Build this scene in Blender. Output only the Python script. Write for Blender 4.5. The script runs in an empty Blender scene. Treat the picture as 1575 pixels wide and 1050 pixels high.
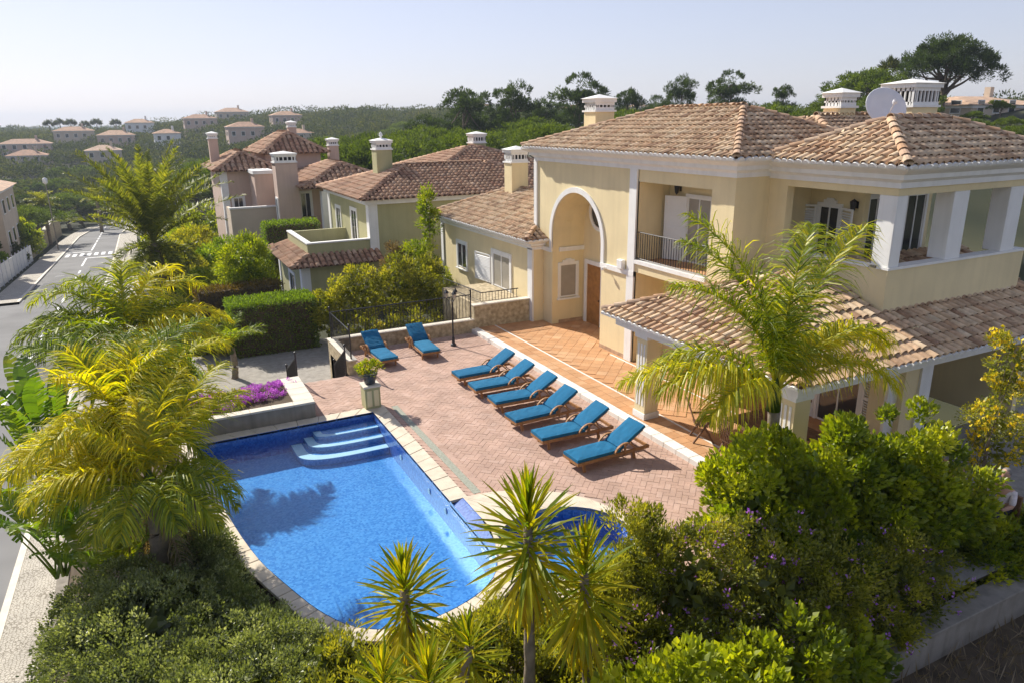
import bpy, bmesh, math, random
import numpy as np
from mathutils import Vector, Matrix

D = bpy.data; sc = bpy.context.scene; COL = sc.collection
rng = np.random.default_rng(11); random.seed(11)
R = math.radians

# ------------------------------------------------------------------ camera
CAMZ = 7.8
def cam_axes(p, r, y):
    f = Vector((math.sin(y)*math.cos(p), math.cos(y)*math.cos(p), -math.sin(p)))
    rt = Vector((math.cos(y), -math.sin(y), 0)); dn = f.cross(rt)
    return rt*math.cos(r)+dn*math.sin(r), -rt*math.sin(r)+dn*math.cos(r), f
crt, cdn, cf = cam_axes(R(17.0058), R(0.61993), R(26.9918))
cd = D.cameras.new('camera'); cam = D.objects.new('camera', cd); COL.objects.link(cam); sc.camera = cam
cam.matrix_world = Matrix(((crt.x, -cdn.x, -cf.x, 0), (crt.y, -cdn.y, -cf.y, 0), (crt.z, -cdn.z, -cf.z, CAMZ), (0, 0, 0, 1)))
cd.sensor_width = 36; cd.lens = 1110/1575*36; cd.clip_start = .2; cd.clip_end = 9000

# ------------------------------------------------------------------ light
SUN_AZ, SUN_EL = R(-19.0), R(37)      # azimuth clockwise from +Y
SKYK = 2.1
w = D.worlds.new('World'); sc.world = w; w.use_nodes = True
nt = w.node_tree; bg = nt.nodes['Background']
sky = nt.nodes.new('ShaderNodeTexSky'); sky.sky_type = 'NISHITA'; sky.sun_disc = False
sky.sun_elevation = SUN_EL; sky.sun_rotation = SUN_AZ
sky.air_density = 1.0; sky.dust_density = .35; sky.ozone_density = 3.0
hs = nt.nodes.new('ShaderNodeHueSaturation'); hs.inputs['Saturation'].default_value = .8
gam = nt.nodes.new('ShaderNodeGamma'); gam.inputs[1].default_value = .6; nt.links.new(sky.outputs[0], gam.inputs[0]); nt.links.new(gam.outputs[0], hs.inputs['Color'])
tm_ = nt.nodes.new('ShaderNodeMix'); tm_.data_type = 'RGBA'; tm_.blend_type = 'MULTIPLY'; tm_.inputs[0].default_value = 1; tm_.inputs[7].default_value = (1.02*SKYK, .955*SKYK, 1.06*SKYK, 1)
nt.links.new(hs.outputs[0], tm_.inputs[6]); nt.links.new(tm_.outputs[2], bg.inputs[0]); bg.inputs[1].default_value = .075
sl = D.lights.new('sun', 'SUN'); so = D.objects.new('sun', sl); COL.objects.link(so)
sl.energy = 4.5; sl.angle = R(.55); sl.color = (1, .94, .84)
sd = Vector((math.sin(SUN_AZ)*math.cos(SUN_EL), math.cos(SUN_AZ)*math.cos(SUN_EL), math.sin(SUN_EL)))
so.rotation_euler = sd.to_track_quat('Z', 'Y').to_euler(); so.location = (0, 0, 60)
sc.view_settings.view_transform = 'Standard'; sc.view_settings.look = 'None'
sc.view_settings.exposure = 0.75; sc.view_settings.gamma = 1
sc.cycles.max_bounces = 6; sc.cycles.transparent_max_bounces = 10; sc.cycles.use_adaptive_sampling = True; sc.cycles.adaptive_threshold = .02
sc.cycles.volume_bounces = 0

# ------------------------------------------------------------------ materials
def mat(name, col, rough=.8, var=.12, scale=6., bump=0., bscale=40., spec=.3, col2=None, metal=0., det=4., streak=0.):
    m = D.materials.new(name); m.use_nodes = True; n = m.node_tree; b = n.nodes['Principled BSDF']; L = n.links.new
    b.inputs['Roughness'].default_value = rough; b.inputs['Specular IOR Level'].default_value = spec
    b.inputs['Metallic'].default_value = metal
    tc = n.nodes.new('ShaderNodeTexCoord')
    if var > 0 or col2:
        ns = n.nodes.new('ShaderNodeTexNoise'); ns.inputs['Scale'].default_value = scale; ns.inputs['Detail'].default_value = det
        L(tc.outputs['Object'], ns.inputs['Vector'])
        rp = n.nodes.new('ShaderNodeValToRGB'); rp.color_ramp.elements[0].position = .3; rp.color_ramp.elements[1].position = .7
        c2 = col2 or [min(1, c*(1+var)) for c in col]
        rp.color_ramp.elements[0].color = (*[c*(1-var) for c in col], 1); rp.color_ramp.elements[1].color = (*c2, 1)
        L(ns.outputs['Fac'], rp.inputs['Fac']); L(rp.outputs[0], b.inputs['Base Color'])
    else: b.inputs['Base Color'].default_value = (*col, 1)
    if streak > 0:
        mp = n.nodes.new('ShaderNodeMapping'); mp.inputs['Scale'].default_value = (3.2, 3.2, .22); L(tc.outputs['Object'], mp.inputs[0])
        n3 = n.nodes.new('ShaderNodeTexNoise'); n3.inputs['Scale'].default_value = 1.6; n3.inputs['Detail'].default_value = 7; L(mp.outputs[0], n3.inputs['Vector'])
        r3 = n.nodes.new('ShaderNodeValToRGB'); r3.color_ramp.elements[0].position = .32; r3.color_ramp.elements[1].position = .55; r3.color_ramp.elements[0].color = (1-streak, 1-streak*1.05, 1-streak*1.15, 1); r3.color_ramp.elements[1].color = (1, 1, 1, 1)
        L(n3.outputs['Fac'], r3.inputs['Fac']); mm = n.nodes.new('ShaderNodeMix'); mm.data_type = 'RGBA'; mm.blend_type = 'MULTIPLY'; mm.inputs[0].default_value = 1
        L(rp.outputs[0], mm.inputs[6]); L(r3.outputs[0], mm.inputs[7]); L(mm.outputs[2], b.inputs['Base Color'])
    if bump > 0:
        nb = n.nodes.new('ShaderNodeTexNoise'); nb.inputs['Scale'].default_value = bscale; nb.inputs['Detail'].default_value = 5
        L(tc.outputs['Object'], nb.inputs['Vector'])
        bp = n.nodes.new('ShaderNodeBump'); bp.inputs['Strength'].default_value = bump; bp.inputs['Distance'].default_value = .02
        L(nb.outputs['Fac'], bp.inputs['Height']); L(bp.outputs[0], b.inputs['Normal'])
    return m

def piece_mat(name, cols, rough=.8, scale=9., dirt=.25, spec=.25, bump=.25, bscale=50.):
    """colour picked per piece: face attribute 'tint' + object random, with dirt noise over it"""
    m = D.materials.new(name); m.use_nodes = True; n = m.node_tree; b = n.nodes['Principled BSDF']; L = n.links.new
    at = n.nodes.new('ShaderNodeAttribute'); at.attribute_name = 'tint'
    oi = n.nodes.new('ShaderNodeObjectInfo')
    ad = n.nodes.new('ShaderNodeMath'); ad.operation = 'ADD'; L(at.outputs['Fac'], ad.inputs[0]); L(oi.outputs['Random'], ad.inputs[1])
    fr = n.nodes.new('ShaderNodeMath'); fr.operation = 'FRACT'; L(ad.outputs[0], fr.inputs[0])
    rp = n.nodes.new('ShaderNodeValToRGB'); e = rp.color_ramp.elements
    while len(e) < len(cols): e.new(.5)
    for i, c in enumerate(cols): e[i].position = i/(len(cols)-1); e[i].color = (*c, 1)
    L(fr.outputs[0], rp.inputs['Fac'])
    tc = n.nodes.new('ShaderNodeNewGeometry')
    ns = n.nodes.new('ShaderNodeTexNoise'); ns.inputs['Scale'].default_value = scale; ns.inputs['Detail'].default_value = 5; L(tc.outputs['Position'], ns.inputs['Vector'])
    r2 = n.nodes.new('ShaderNodeValToRGB'); r2.color_ramp.elements[0].position = .35; r2.color_ramp.elements[1].position = .65
    r2.color_ramp.elements[0].color = (1-dirt, 1-dirt, 1-dirt, 1); r2.color_ramp.elements[1].color = (1, 1, 1, 1)
    L(ns.outputs['Fac'], r2.inputs['Fac'])
    mx = n.nodes.new('ShaderNodeMix'); mx.data_type = 'RGBA'; mx.blend_type = 'MULTIPLY'; mx.inputs[0].default_value = 1
    L(rp.outputs[0], mx.inputs[6]); L(r2.outputs[0], mx.inputs[7]); L(mx.outputs[2], b.inputs['Base Color'])
    b.inputs['Roughness'].default_value = rough; b.inputs['Specular IOR Level'].default_value = spec
    if bump:
        nb = n.nodes.new('ShaderNodeTexNoise'); nb.inputs['Scale'].default_value = bscale; L(tc.outputs['Position'], nb.inputs['Vector'])
        bp = n.nodes.new('ShaderNodeBump'); bp.inputs['Strength'].default_value = bump; bp.inputs['Distance'].default_value = .01
        L(nb.outputs['Fac'], bp.inputs['Height']); L(bp.outputs[0], b.inputs['Normal'])
    return m

def leaf_mat(name, cols, trans=.4, gloss=.06, rough=.4, tcol=None):
    m = D.materials.new(name); m.use_nodes = True; n = m.node_tree; L = n.links.new
    n.nodes.remove(n.nodes['Principled BSDF']); out = n.nodes['Material Output']
    at = n.nodes.new('ShaderNodeAttribute'); at.attribute_name = 'tint'
    oi = n.nodes.new('ShaderNodeObjectInfo')
    ma = n.nodes.new('ShaderNodeMath'); ma.operation = 'MULTIPLY_ADD'; ma.inputs[1].default_value = .16; L(oi.outputs['Random'], ma.inputs[0]); L(at.outputs['Fac'], ma.inputs[2])
    sb = n.nodes.new('ShaderNodeMath'); sb.operation = 'SUBTRACT'; sb.inputs[1].default_value = .08; L(ma.outputs[0], sb.inputs[0])
    rp = n.nodes.new('ShaderNodeValToRGB'); e = rp.color_ramp.elements
    while len(e) < len(cols): e.new(.5)
    for i, c in enumerate(cols): e[i].position = i/(len(cols)-1); e[i].color = (*c, 1)
    L(sb.outputs[0], rp.inputs['Fac'])
    df = n.nodes.new('ShaderNodeBsdfDiffuse'); L(rp.outputs[0], df.inputs[0])
    tr = n.nodes.new('ShaderNodeBsdfTranslucent')
    gm = n.nodes.new('ShaderNodeMix'); gm.data_type = 'RGBA'; gm.blend_type = 'MULTIPLY'; gm.inputs[0].default_value = 1
    gm.inputs[7].default_value = (*(tcol or (1.9, 1.7, .6)), 1); gm.clamp_result = False
    L(rp.outputs[0], gm.inputs[6]); L(gm.outputs[2], tr.inputs[0])
    m1 = n.nodes.new('ShaderNodeMixShader'); m1.inputs[0].default_value = trans; L(df.outputs[0], m1.inputs[1]); L(tr.outputs[0], m1.inputs[2])
    gl = n.nodes.new('ShaderNodeBsdfGlossy'); gl.inputs['Roughness'].default_value = rough; gl.inputs[0].default_value = (1, 1, .95, 1)
    m2 = n.nodes.new('ShaderNodeMixShader'); m2.inputs[0].default_value = gloss; L(m1.outputs[0], m2.inputs[1]); L(gl.outputs[0], m2.inputs[2])
    L(m2.outputs[0], out.inputs[0]); return m

M = {}
M['yellow'] = mat('yellow_render', (.765, .64, .385), .9, .06, .9, .15, 90, det=8, streak=.05)
M['white'] = mat('white_paint', (.80, .79, .76), .75, .04, 2, .08, 60, streak=.06)
M['timberw'] = mat('white_lacquer', (.78, .77, .74), .5, .03, 3)
M['greenwall'] = mat('olive_render', (.42, .40, .22), .9, .06, 1.2, streak=.07)
M['pinkwall'] = mat('pink_render', (.56, .42, .34), .9, .06, .8, streak=.07)
M['beigewall'] = mat('beige_render', (.58, .48, .37), .9, .06, .8)
M['stonewall'] = mat('limestone_wall', (.42, .33, .20), .9, .3, 7, .5, 20, col2=(.60, .50, .33))
M['coping'] = mat('pool_coping_stone', (.62, .54, .42), .8, .12, 4, .15, 50)
M['cap'] = mat('pale_stone_cap', (.66, .60, .50), .8, .1, 4, .15)
M['stepstone'] = mat('white_limestone_step', (.76, .73, .67), .7, .06, 3)
M['concrete'] = mat('grey_render', (.27, .24, .20), .9, .16, 3, .3, 30, streak=.2)
M['asphalt'] = mat('asphalt', (.17, .167, .163), .9, .2, .35, .1, 80, det=9)
M['asphalt_patch'] = mat('asphalt_patch', (.105, .104, .102), .9, .15, 1.5, .1, 80)
M['pave'] = mat('pavement_cobbles', (.50, .46, .39), .9, .12, 1.5)
_n = M['pave'].node_tree; _g = _n.nodes.new('ShaderNodeNewGeometry'); _v = _n.nodes.new('ShaderNodeTexVoronoi'); _v.feature = 'DISTANCE_TO_EDGE'; _v.inputs['Scale'].default_value = 15; _v.inputs['Randomness'].default_value = .75; _n.links.new(_g.outputs['Position'], _v.inputs['Vector'])
_r = _n.nodes.new('ShaderNodeValToRGB'); _r.color_ramp.elements[0].color = (.42, .40, .37, 1); _r.color_ramp.elements[1].color = (1, 1, 1, 1); _r.color_ramp.elements[0].position = .02; _r.color_ramp.elements[1].position = .14; _n.links.new(_v.outputs['Distance'], _r.inputs['Fac'])
_m = _n.nodes.new('ShaderNodeMix'); _m.data_type = 'RGBA'; _m.blend_type = 'MULTIPLY'; _m.inputs[0].default_value = 1; _b = _n.nodes['Principled BSDF']; _n.links.new(_b.inputs['Base Color'].links[0].from_socket, _m.inputs[6]); _n.links.new(_r.outputs[0], _m.inputs[7]); _n.links.new(_m.outputs[2], _b.inputs['Base Color'])
M['gravel'] = mat('driveway_setts', (.30, .275, .24), .9, .18, 5, .5, 22)
M['paint'] = mat('road_paint', (.75, .75, .73), .8, .06, 5)
M['soil'] = mat('soil', (.10, .075, .048), 1, .35, 3, .6, 15)
M['terrain'] = mat('dry_grass_terrain', (.035, .045, .02), 1, .4, .05, .4, 3, col2=(.065, .065, .032))
M['iron'] = mat('black_iron', (.018, .018, .022), .45, 0, spec=.5)
M['dark'] = mat('dark_interior', (.03, .027, .025), .9, 0)
M['glass'] = mat('window_glass', (.035, .04, .045), .06, 0, spec=.8)
M['curtain'] = mat('curtained_pane', (.36, .33, .28), .25, .1, 2, spec=.6)
M['teak'] = mat('teak', (.34, .17, .07), .6, .25, 9, .15, 60)
M['darkwood'] = mat('dark_teak', (.16, .085, .045), .6, .25, 9)
M['cushion'] = piece_mat('blue_cushion', [(.012, .125, .25), (.016, .15, .29), (.012, .135, .27), (.022, .165, .30)], .9, 7, .12, .2, .5, 16)
M['door'] = mat('oak_door', (.36, .17, .05), .5, .2, 6)
M['bark'] = mat('bark', (.17, .13, .095), .95, .3, 8, .8, 12)
M['palmbark'] = mat('palm_bark', (.23, .185, .14), .95, .3, 6, .8, 16)
M['hipcap'] = piece_mat('ridge_tile_clay', [(.50, .30, .17), (.60, .41, .26), (.46, .30, .20), (.62, .46, .32)], .85, 5, .35)
M['tile'] = piece_mat('roof_tile_clay', [(.54, .33, .19), (.72, .52, .33), (.77, .60, .41), (.64, .42, .26), (.75, .56, .36), (.38, .23, .14), (.70, .50, .32)], .85, 6, .35)
M['tile_red'] = piece_mat('red_roof_tile_clay', [(.50, .28, .17), (.60, .39, .25), (.44, .24, .15), (.64, .44, .30)], .88, 1.2, .35)
M['roofbase'] = mat('roof_pan_clay', (.22, .125, .075), .95, .35, 4)
M['brick'] = piece_mat('terrace_paver', [(.46, .305, .235), (.51, .345, .27), (.48, .32, .25), (.54, .375, .30), (.47, .315, .24)], .85, 1.6, .22)
M['joint'] = mat('paver_joint', (.46, .34, .28), .95, .15, 10)
M['terra'] = piece_mat('terracotta_floor_tile', [(.50, .26, .12), (.57, .32, .16), (.53, .29, .14), (.62, .38, .21)], .7, 2.2, .15)
M['drain'] = mat('drain_grate', (.30, .31, .25), .8, .2, 20)
M['pot'] = mat('glazed_pot', (.05, .06, .07), .35, .3, 8)
M['greymetal'] = mat('grey_dish', (.62, .63, .66), .5, .05, 3)
M['skin'] = mat('skin', (.55, .32, .23), .6, .05, 8)
M['shirt'] = mat('shirt', (.70, .62, .62), .9, .15, 25)
M['trouser'] = mat('trousers', (.05, .05, .07), .9, .1, 12)
M['hair'] = mat('grey_hair', (.20, .18, .165), .9, .1, 20)

def pool_tile_mat(name, c1, c2, scale):
    m = D.materials.new(name); m.use_nodes = True; n = m.node_tree; b = n.nodes['Principled BSDF']; L = n.links.new
    g = n.nodes.new('ShaderNodeNewGeometry'); mp = n.nodes.new('ShaderNodeMapping'); mp.inputs['Scale'].default_value = (scale,)*3
    L(g.outputs['Position'], mp.inputs[0]); v = n.nodes.new('ShaderNodeTexVoronoi'); v.distance = 'CHEBYCHEV'; v.inputs['Randomness'].default_value = .1; v.inputs['Scale'].default_value = 1
    L(mp.outputs[0], v.inputs['Vector'])
    mx = n.nodes.new('ShaderNodeMix'); mx.data_type = 'RGBA'; mx.inputs[6].default_value = (*c1, 1); mx.inputs[7].default_value = (*c2, 1)
    sp = n.nodes.new('ShaderNodeSeparateColor'); L(v.outputs['Color'], sp.inputs[0]); L(sp.outputs[0], mx.inputs[0]); L(mx.outputs[2], b.inputs['Base Color'])
    b.inputs['Roughness'].default_value = .25; return m
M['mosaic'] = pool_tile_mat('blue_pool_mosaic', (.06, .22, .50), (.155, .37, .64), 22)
M['mosaic_shaded'] = pool_tile_mat('shaded_blue_pool_mosaic', (.022, .085, .34), (.085, .195, .52), 22)  # wall shade and underwater dimming put into a darker mosaic colour

def water_mat():
    m = D.materials.new('pool_water'); m.use_nodes = True; n = m.node_tree; L = n.links.new
    n.nodes.remove(n.nodes['Principled BSDF']); out = n.nodes['Material Output']
    t = n.nodes.new('ShaderNodeBsdfTransparent'); t.inputs[0].default_value = (.66, .86, .985, 1)
    g = n.nodes.new('ShaderNodeBsdfGlossy'); g.inputs['Roughness'].default_value = .03
    geo = n.nodes.new('ShaderNodeNewGeometry')
    n1 = n.nodes.new('ShaderNodeTexNoise'); n1.inputs['Scale'].default_value = 5.5; n1.inputs['Detail'].default_value = 3; n1.inputs['Distortion'].default_value = .8
    L(geo.outputs['Position'], n1.inputs['Vector'])
    n2 = n.nodes.new('ShaderNodeTexNoise'); n2.inputs['Scale'].default_value = 1.1; L(geo.outputs['Position'], n2.inputs['Vector'])
    ad = n.nodes.new('ShaderNodeMath'); ad.operation = 'ADD'; L(n1.outputs['Fac'], ad.inputs[0]); L(n2.outputs['Fac'], ad.inputs[1])
    bp = n.nodes.new('ShaderNodeBump'); bp.inputs['Strength'].default_value = .22; bp.inputs['Distance'].default_value = .05; L(ad.outputs[0], bp.inputs['Height'])
    L(bp.outputs[0], g.inputs['Normal'])
    dt = n.nodes.new('ShaderNodeVectorMath'); dt.operation = 'DOT_PRODUCT'; L(geo.outputs['Incoming'], dt.inputs[0]); L(bp.outputs[0], dt.inputs[1])
    ab = n.nodes.new('ShaderNodeMath'); ab.operation = 'ABSOLUTE'; L(dt.outputs['Value'], ab.inputs[0])
    om = n.nodes.new('ShaderNodeMath'); om.operation = 'SUBTRACT'; om.inputs[0].default_value = 1; om.use_clamp = True; L(ab.outputs[0], om.inputs[1])
    p5 = n.nodes.new('ShaderNodeMath'); p5.operation = 'POWER'; p5.inputs[1].default_value = 5; L(om.outputs[0], p5.inputs[0])
    fr = n.nodes.new('ShaderNodeMath'); fr.operation = 'MULTIPLY_ADD'; fr.inputs[1].default_value = .97; fr.inputs[2].default_value = .025; L(p5.outputs[0], fr.inputs[0])   # Schlick, same from both sides
    m1 = n.nodes.new('ShaderNodeMixShader'); L(fr.outputs[0], m1.inputs[0]); L(t.outputs[0], m1.inputs[1]); L(g.outputs[0], m1.inputs[2]); L(m1.outputs[0], out.inputs[0]); return m
M['water'] = water_mat()

G1 = leaf_mat
M['l_queen'] = G1('queen_palm_leaflets', [(.065, .115, .008), (.19, .26, .012), (.40, .41, .014), (.68, .58, .018)], .56, .025, .45, (1.6, 1.5, .3))
M['l_date'] = G1('date_palm_leaflets', [(.075, .105, .018), (.16, .20, .026), (.28, .29, .04)], .5, .035, .45, (1.7, 1.5, .5))
M['l_yucca'] = G1('yucca_blades', [(.075, .13, .009), (.165, .225, .012), (.32, .32, .014), (.54, .40, .02)], .5, .012, .4, (1.7, 1.55, .25))
M['l_banana'] = G1('banana_blade', [(.05, .11, .015), (.09, .175, .018), (.18, .25, .02), (.38, .37, .03)], .48, .04, .4, (1.8, 1.6, .35))
M['l_clip'] = G1('clipped_shrub_leaves', [(.075, .10, .034), (.155, .185, .06), (.26, .29, .11), (.55, .57, .34)], .42, .05, .4, (1.5, 1.5, .6))
M['l_bright'] = G1('bright_shrub_leaves', [(.065, .11, .008), (.165, .225, .012), (.31, .35, .018), (.48, .49, .03)], .54, .035, .45, (1.7, 1.6, .35))
M['l_olive'] = G1('olive_green_shrub_leaves', [(.075, .10, .016), (.175, .20, .024), (.30, .31, .035), (.47, .43, .07)], .52, .03, .45, (1.7, 1.5, .45))
M['l_hedge'] = G1('hedge_leaves', [(.045, .08, .010), (.10, .16, .017), (.17, .25, .023), (.29, .36, .035)], .46, .035, .45, (1.6, 1.6, .45))
M['l_hedgeb'] = G1('russet_hedge_leaves', [(.05, .045, .012), (.12, .085, .02), (.20, .13, .03)], .3, .03)
M['l_pine'] = G1('pine_needles', [(.03, .05, .016), (.056, .088, .025), (.092, .132, .035)], .32, .02, .5, (1.5, 1.5, .6))
M['l_stone'] = G1('umbrella_pine_needles', [(.045, .075, .012), (.092, .14, .02), (.16, .215, .03)], .38, .02, .5, (1.6, 1.5, .45))
M['l_far'] = G1('distant_foliage', [(.028, .044, .014), (.052, .074, .022), (.090, .108, .034), (.13, .135, .05)], .28, .015, .5)
M['f_purple'] = G1('purple_petals', [(.32, .09, .46), (.48, .18, .62), (.62, .32, .74)], .35, .02, .5, (1.3, 1.1, 1.4))
M['f_mag'] = G1('magenta_petals', [(.36, .08, .42), (.52, .15, .58), (.66, .3, .7)], .35, .02, .5, (1.3, 1.1, 1.3))
M['f_yel'] = G1('yellow_petals', [(.72, .50, .01), (.84, .64, .015), (.88, .72, .04)], .4, .02, .5, (1.2, 1.1, .6))
M['l_dead'] = G1('dry_frond', [(.12, .09, .05), (.2, .15, .09), (.27, .21, .14)], .25, .03)

# ------------------------------------------------------------------ mesh helpers
ORG = {}
def setp(o, label=None, cat=None, group=None, kind=None):
    if label: o['label'] = label
    if cat: o['category'] = cat
    if group: o['group'] = group
    if kind: o['kind'] = kind
    return o
def T(name, label, cat, loc=(0, 0, 0), group=None, rotz=0):
    o = D.objects.new(name, None); COL.objects.link(o); o.location = loc; o.rotation_euler = (0, 0, rotz); o.empty_display_size = .2
    ORG[o.name] = Vector(loc); return setp(o, label, cat, group)
def link(name, me, parent=None, loc=None):
    o = D.objects.new(name, me); COL.objects.link(o)
    if parent: o.parent = parent
    if loc is not None: o.location = loc
    return o
def org_of(p):
    while p is not None:
        if p.name in ORG: return ORG[p.name]
        p = p.parent
    return Vector((0, 0, 0))
def fastmesh(name, V, F, mat=None, tint=None, smooth=False):
    """V (n,3) array, F (m,k) int array of equal-sided faces (or list of arrays)"""
    me = D.meshes.new(name); V = np.ascontiguousarray(V, np.float32)
    Fs = F if isinstance(F, list) else [F]
    me.vertices.add(len(V)); me.vertices.foreach_set('co', V.ravel())
    nl = sum(f.size for f in Fs); nf = sum(len(f) for f in Fs)
    me.loops.add(nl); me.loops.foreach_set('vertex_index', np.concatenate([f.ravel() for f in Fs]).astype(np.int32))
    tot = np.concatenate([np.full(len(f), f.shape[1]) for f in Fs]); st = np.concatenate([[0], np.cumsum(tot)[:-1]])
    me.polygons.add(nf); me.polygons.foreach_set('loop_start', st.astype(np.int32))
    try: me.polygons.foreach_set('loop_total', tot.astype(np.int32))
    except Exception: pass
    me.update(calc_edges=True)
    if not smooth: me.shade_flat()
    if tint is not None:
        a = me.attributes.new('tint', 'FLOAT', 'FACE'); a.data.foreach_set('value', np.asarray(tint, np.float32))
    if mat: me.materials.append(M[mat])
    return me

class MB:
    def __init__(s): s.v = []; s.f = []; s.t = []; s.tint = 0.
    def add(s, vs, fs):
        n = len(s.v); s.v += [tuple(v) for v in vs]; s.f += [tuple(n+i for i in f) for f in fs]; s.t += [s.tint]*len(fs); return s
    def box(s, x0, x1, y0, y1, z0, z1):
        return s.add([(x0, y0, z0), (x1, y0, z0), (x1, y1, z0), (x0, y1, z0), (x0, y0, z1), (x1, y0, z1), (x1, y1, z1), (x0, y1, z1)],
                     [(3, 2, 1, 0), (4, 5, 6, 7), (0, 1, 5, 4), (1, 2, 6, 5), (2, 3, 7, 6), (3, 0, 4, 7)])
    def prism(s, poly, z0, z1, top=True):
        n = len(poly); vs = [(x, y, z0) for x, y in poly]+[(x, y, z1) for x, y in poly]
        fs = [(i, (i+1) % n, n+(i+1) % n, n+i) for i in range(n)]+[tuple(range(n))[::-1], tuple(range(n, 2*n))]
        return s.add(vs, fs)
    def prismx(s, poly, x0, x1):    # poly in (y,z)
        n = len(poly); vs = [(x0, y, z) for y, z in poly]+[(x1, y, z) for y, z in poly]
        return s.add(vs, [(i, (i+1) % n, n+(i+1) % n, n+i) for i in range(n)]+[tuple(range(n))[::-1], tuple(range(n, 2*n))])
    def prismy(s, poly, y0, y1):    # poly in (x,z)
        n = len(poly); vs = [(x, y0, z) for x, z in poly]+[(x, y1, z) for x, z in poly]
        return s.add(vs, [(i, (i+1) % n, n+(i+1) % n, n+i) for i in range(n)]+[tuple(range(n))[::-1], tuple(range(n, 2*n))])
    def poly(s, pts): return s.add(pts, [tuple(range(len(pts)))])
    def tube(s, pts, r, k=6, cap=True):
        pts = [Vector(p) for p in pts]; rs = r if isinstance(r, (list, tuple)) else [r]*len(pts); n0 = len(s.v); vs = []; fs = []
        for i, p in enumerate(pts):
            d = (pts[min(i+1, len(pts)-1)]-pts[max(i-1, 0)]).normalized(); a = d.cross(Vector((0, 0, 1)))
            a = d.cross(Vector((1, 0, 0))) if a.length < .05 else a; a.normalize(); b = d.cross(a)
            for j in range(k):
                t = 2*math.pi*j/k; vs.append(p+(a*math.cos(t)+b*math.sin(t))*rs[i])
        for i in range(len(pts)-1):
            for j in range(k): fs.append((i*k+j, i*k+(j+1) % k, (i+1)*k+(j+1) % k, (i+1)*k+j))
        if cap: fs += [tuple(range(k)), tuple(range((len(pts)-1)*k, len(pts)*k))[::-1]]
        return s.add(vs, fs)
    def lathe(s, prof, c=(0, 0, 0), k=12):
        vs = []; fs = []; m = len(prof)
        for r, z in prof:
            for j in range(k): t = 2*math.pi*j/k; vs.append((c[0]+r*math.cos(t), c[1]+r*math.sin(t), c[2]+z))
        for i in range(m-1):
            for j in range(k): fs.append((i*k+j, i*k+(j+1) % k, (i+1)*k+(j+1) % k, (i+1)*k+j))
        fs += [tuple(range(k))[::-1], tuple(range((m-1)*k, m*k))]
        return s.add(vs, fs)
    def beam(s, a, b, w, h, up=(0, 0, 1)):
        a = Vector(a); b = Vector(b); d = (b-a).normalized(); u = Vector(up); x = d.cross(u).normalized(); u = x.cross(d)
        vs = [p+x*sx*w/2+u*sz*h/2 for p in (a, b) for sx, sz in ((-1, -1), (1, -1), (1, 1), (-1, 1))]
        return s.add(vs, [(0, 1, 2, 3), (7, 6, 5, 4), (0, 4, 5, 1), (1, 5, 6, 2), (2, 6, 7, 3), (3, 7, 4, 0)])
    def mesh(s, name, mat, shift=(0, 0, 0), smooth=False, bevel=0):
        me = D.meshes.new(name); sx, sy, sz = shift
        me.from_pydata([(x-sx, y-sy, z-sz) for x, y, z in s.v], [], s.f)
        if any(s.t): a = me.attributes.new('tint', 'FLOAT', 'FACE'); a.data.foreach_set('value', s.t)
        bm = bmesh.new(); bm.from_mesh(me)
        bmesh.ops.recalc_face_normals(bm, faces=bm.faces)
        if bevel: bmesh.ops.bevel(bm, geom=[e for e in bm.edges if e.is_manifold and e.calc_face_angle(0) > .5], offset=bevel, segments=1, affect='EDGES')
        if smooth:
            for f in bm.faces: f.smooth = True
        bm.to_mesh(me); bm.free()
        me.materials.append(M[mat]); return me
    def build(s, name, mat, parent=None, smooth=False, bevel=0, label=None, cat=None, group=None, kind=None):
        o = link(name, s.mesh(name, mat, org_of(parent), smooth, bevel), parent)
        return setp(o, label, cat, group, kind)
def box(name, mat, parent, *b, bevel=0, **k): return MB().box(*b).build(name, mat, parent, bevel=bevel, **k)
def copy_tree(o, parent=None, loc=None, rotz=None, scale=None, label=None):
    c = o.copy(); COL.objects.link(c); c.parent = parent
    if loc is not None: c.location = loc; ORG[c.name] = Vector(loc)
    if rotz is not None: c.rotation_euler[2] = rotz
    if scale is not None: c.scale = (scale,)*3 if not hasattr(scale, '__len__') else scale
    if label: c['label'] = label
    for ch in o.children: copy_tree(ch, c)
    return c

# ------------------------------------------------------------------ terrain
def sst(a, b, x):
    t = np.clip((x-a)/(b-a), 0, 1); return t*t*(3-2*t)
def roadz(y): return -1.45-.062*y
def hz(x, y):
    x = np.asarray(x, float); y = np.asarray(y, float)
    yy = np.minimum(y, 195)
    z = -1.45-.062*yy + sst(190, 420, y)*9.0 + sst(420, 2600, y)*4.0
    z = z + sst(-1, 2.2, x)*1.9*sst(23, 25.5, y)
    z = z + sst(6, 45, x)*4.6*sst(24, 50, y) + sst(40, 120, x)*5.0*sst(-20, 60, y)
    z = z + sst(30, 120, x)*3*(1-sst(150, 400, y))
    z = z - sst(-14, -60, x)*0 + sst(-20, -120, x)*2.0
    far = sst(120, 260, y)
    z = z + far*(np.sin(x*.021+1.3)*np.cos(y*.013)*1.4+np.sin(x*.0071+y*.004)*1.3)
    return z
xs = np.concatenate([np.arange(-2600, -300, 160), np.arange(-300, -60, 20), np.arange(-60, -12, 4), [-11, -10.2, -9.6, -6.5, -3.6, -3.0, -1.4, -1.0, -.5, 0, .6, 1.2, 1.8, 2.4], np.arange(3.5, 60, 2.5), np.arange(60, 300, 15), np.arange(300, 3000, 180)])
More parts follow.
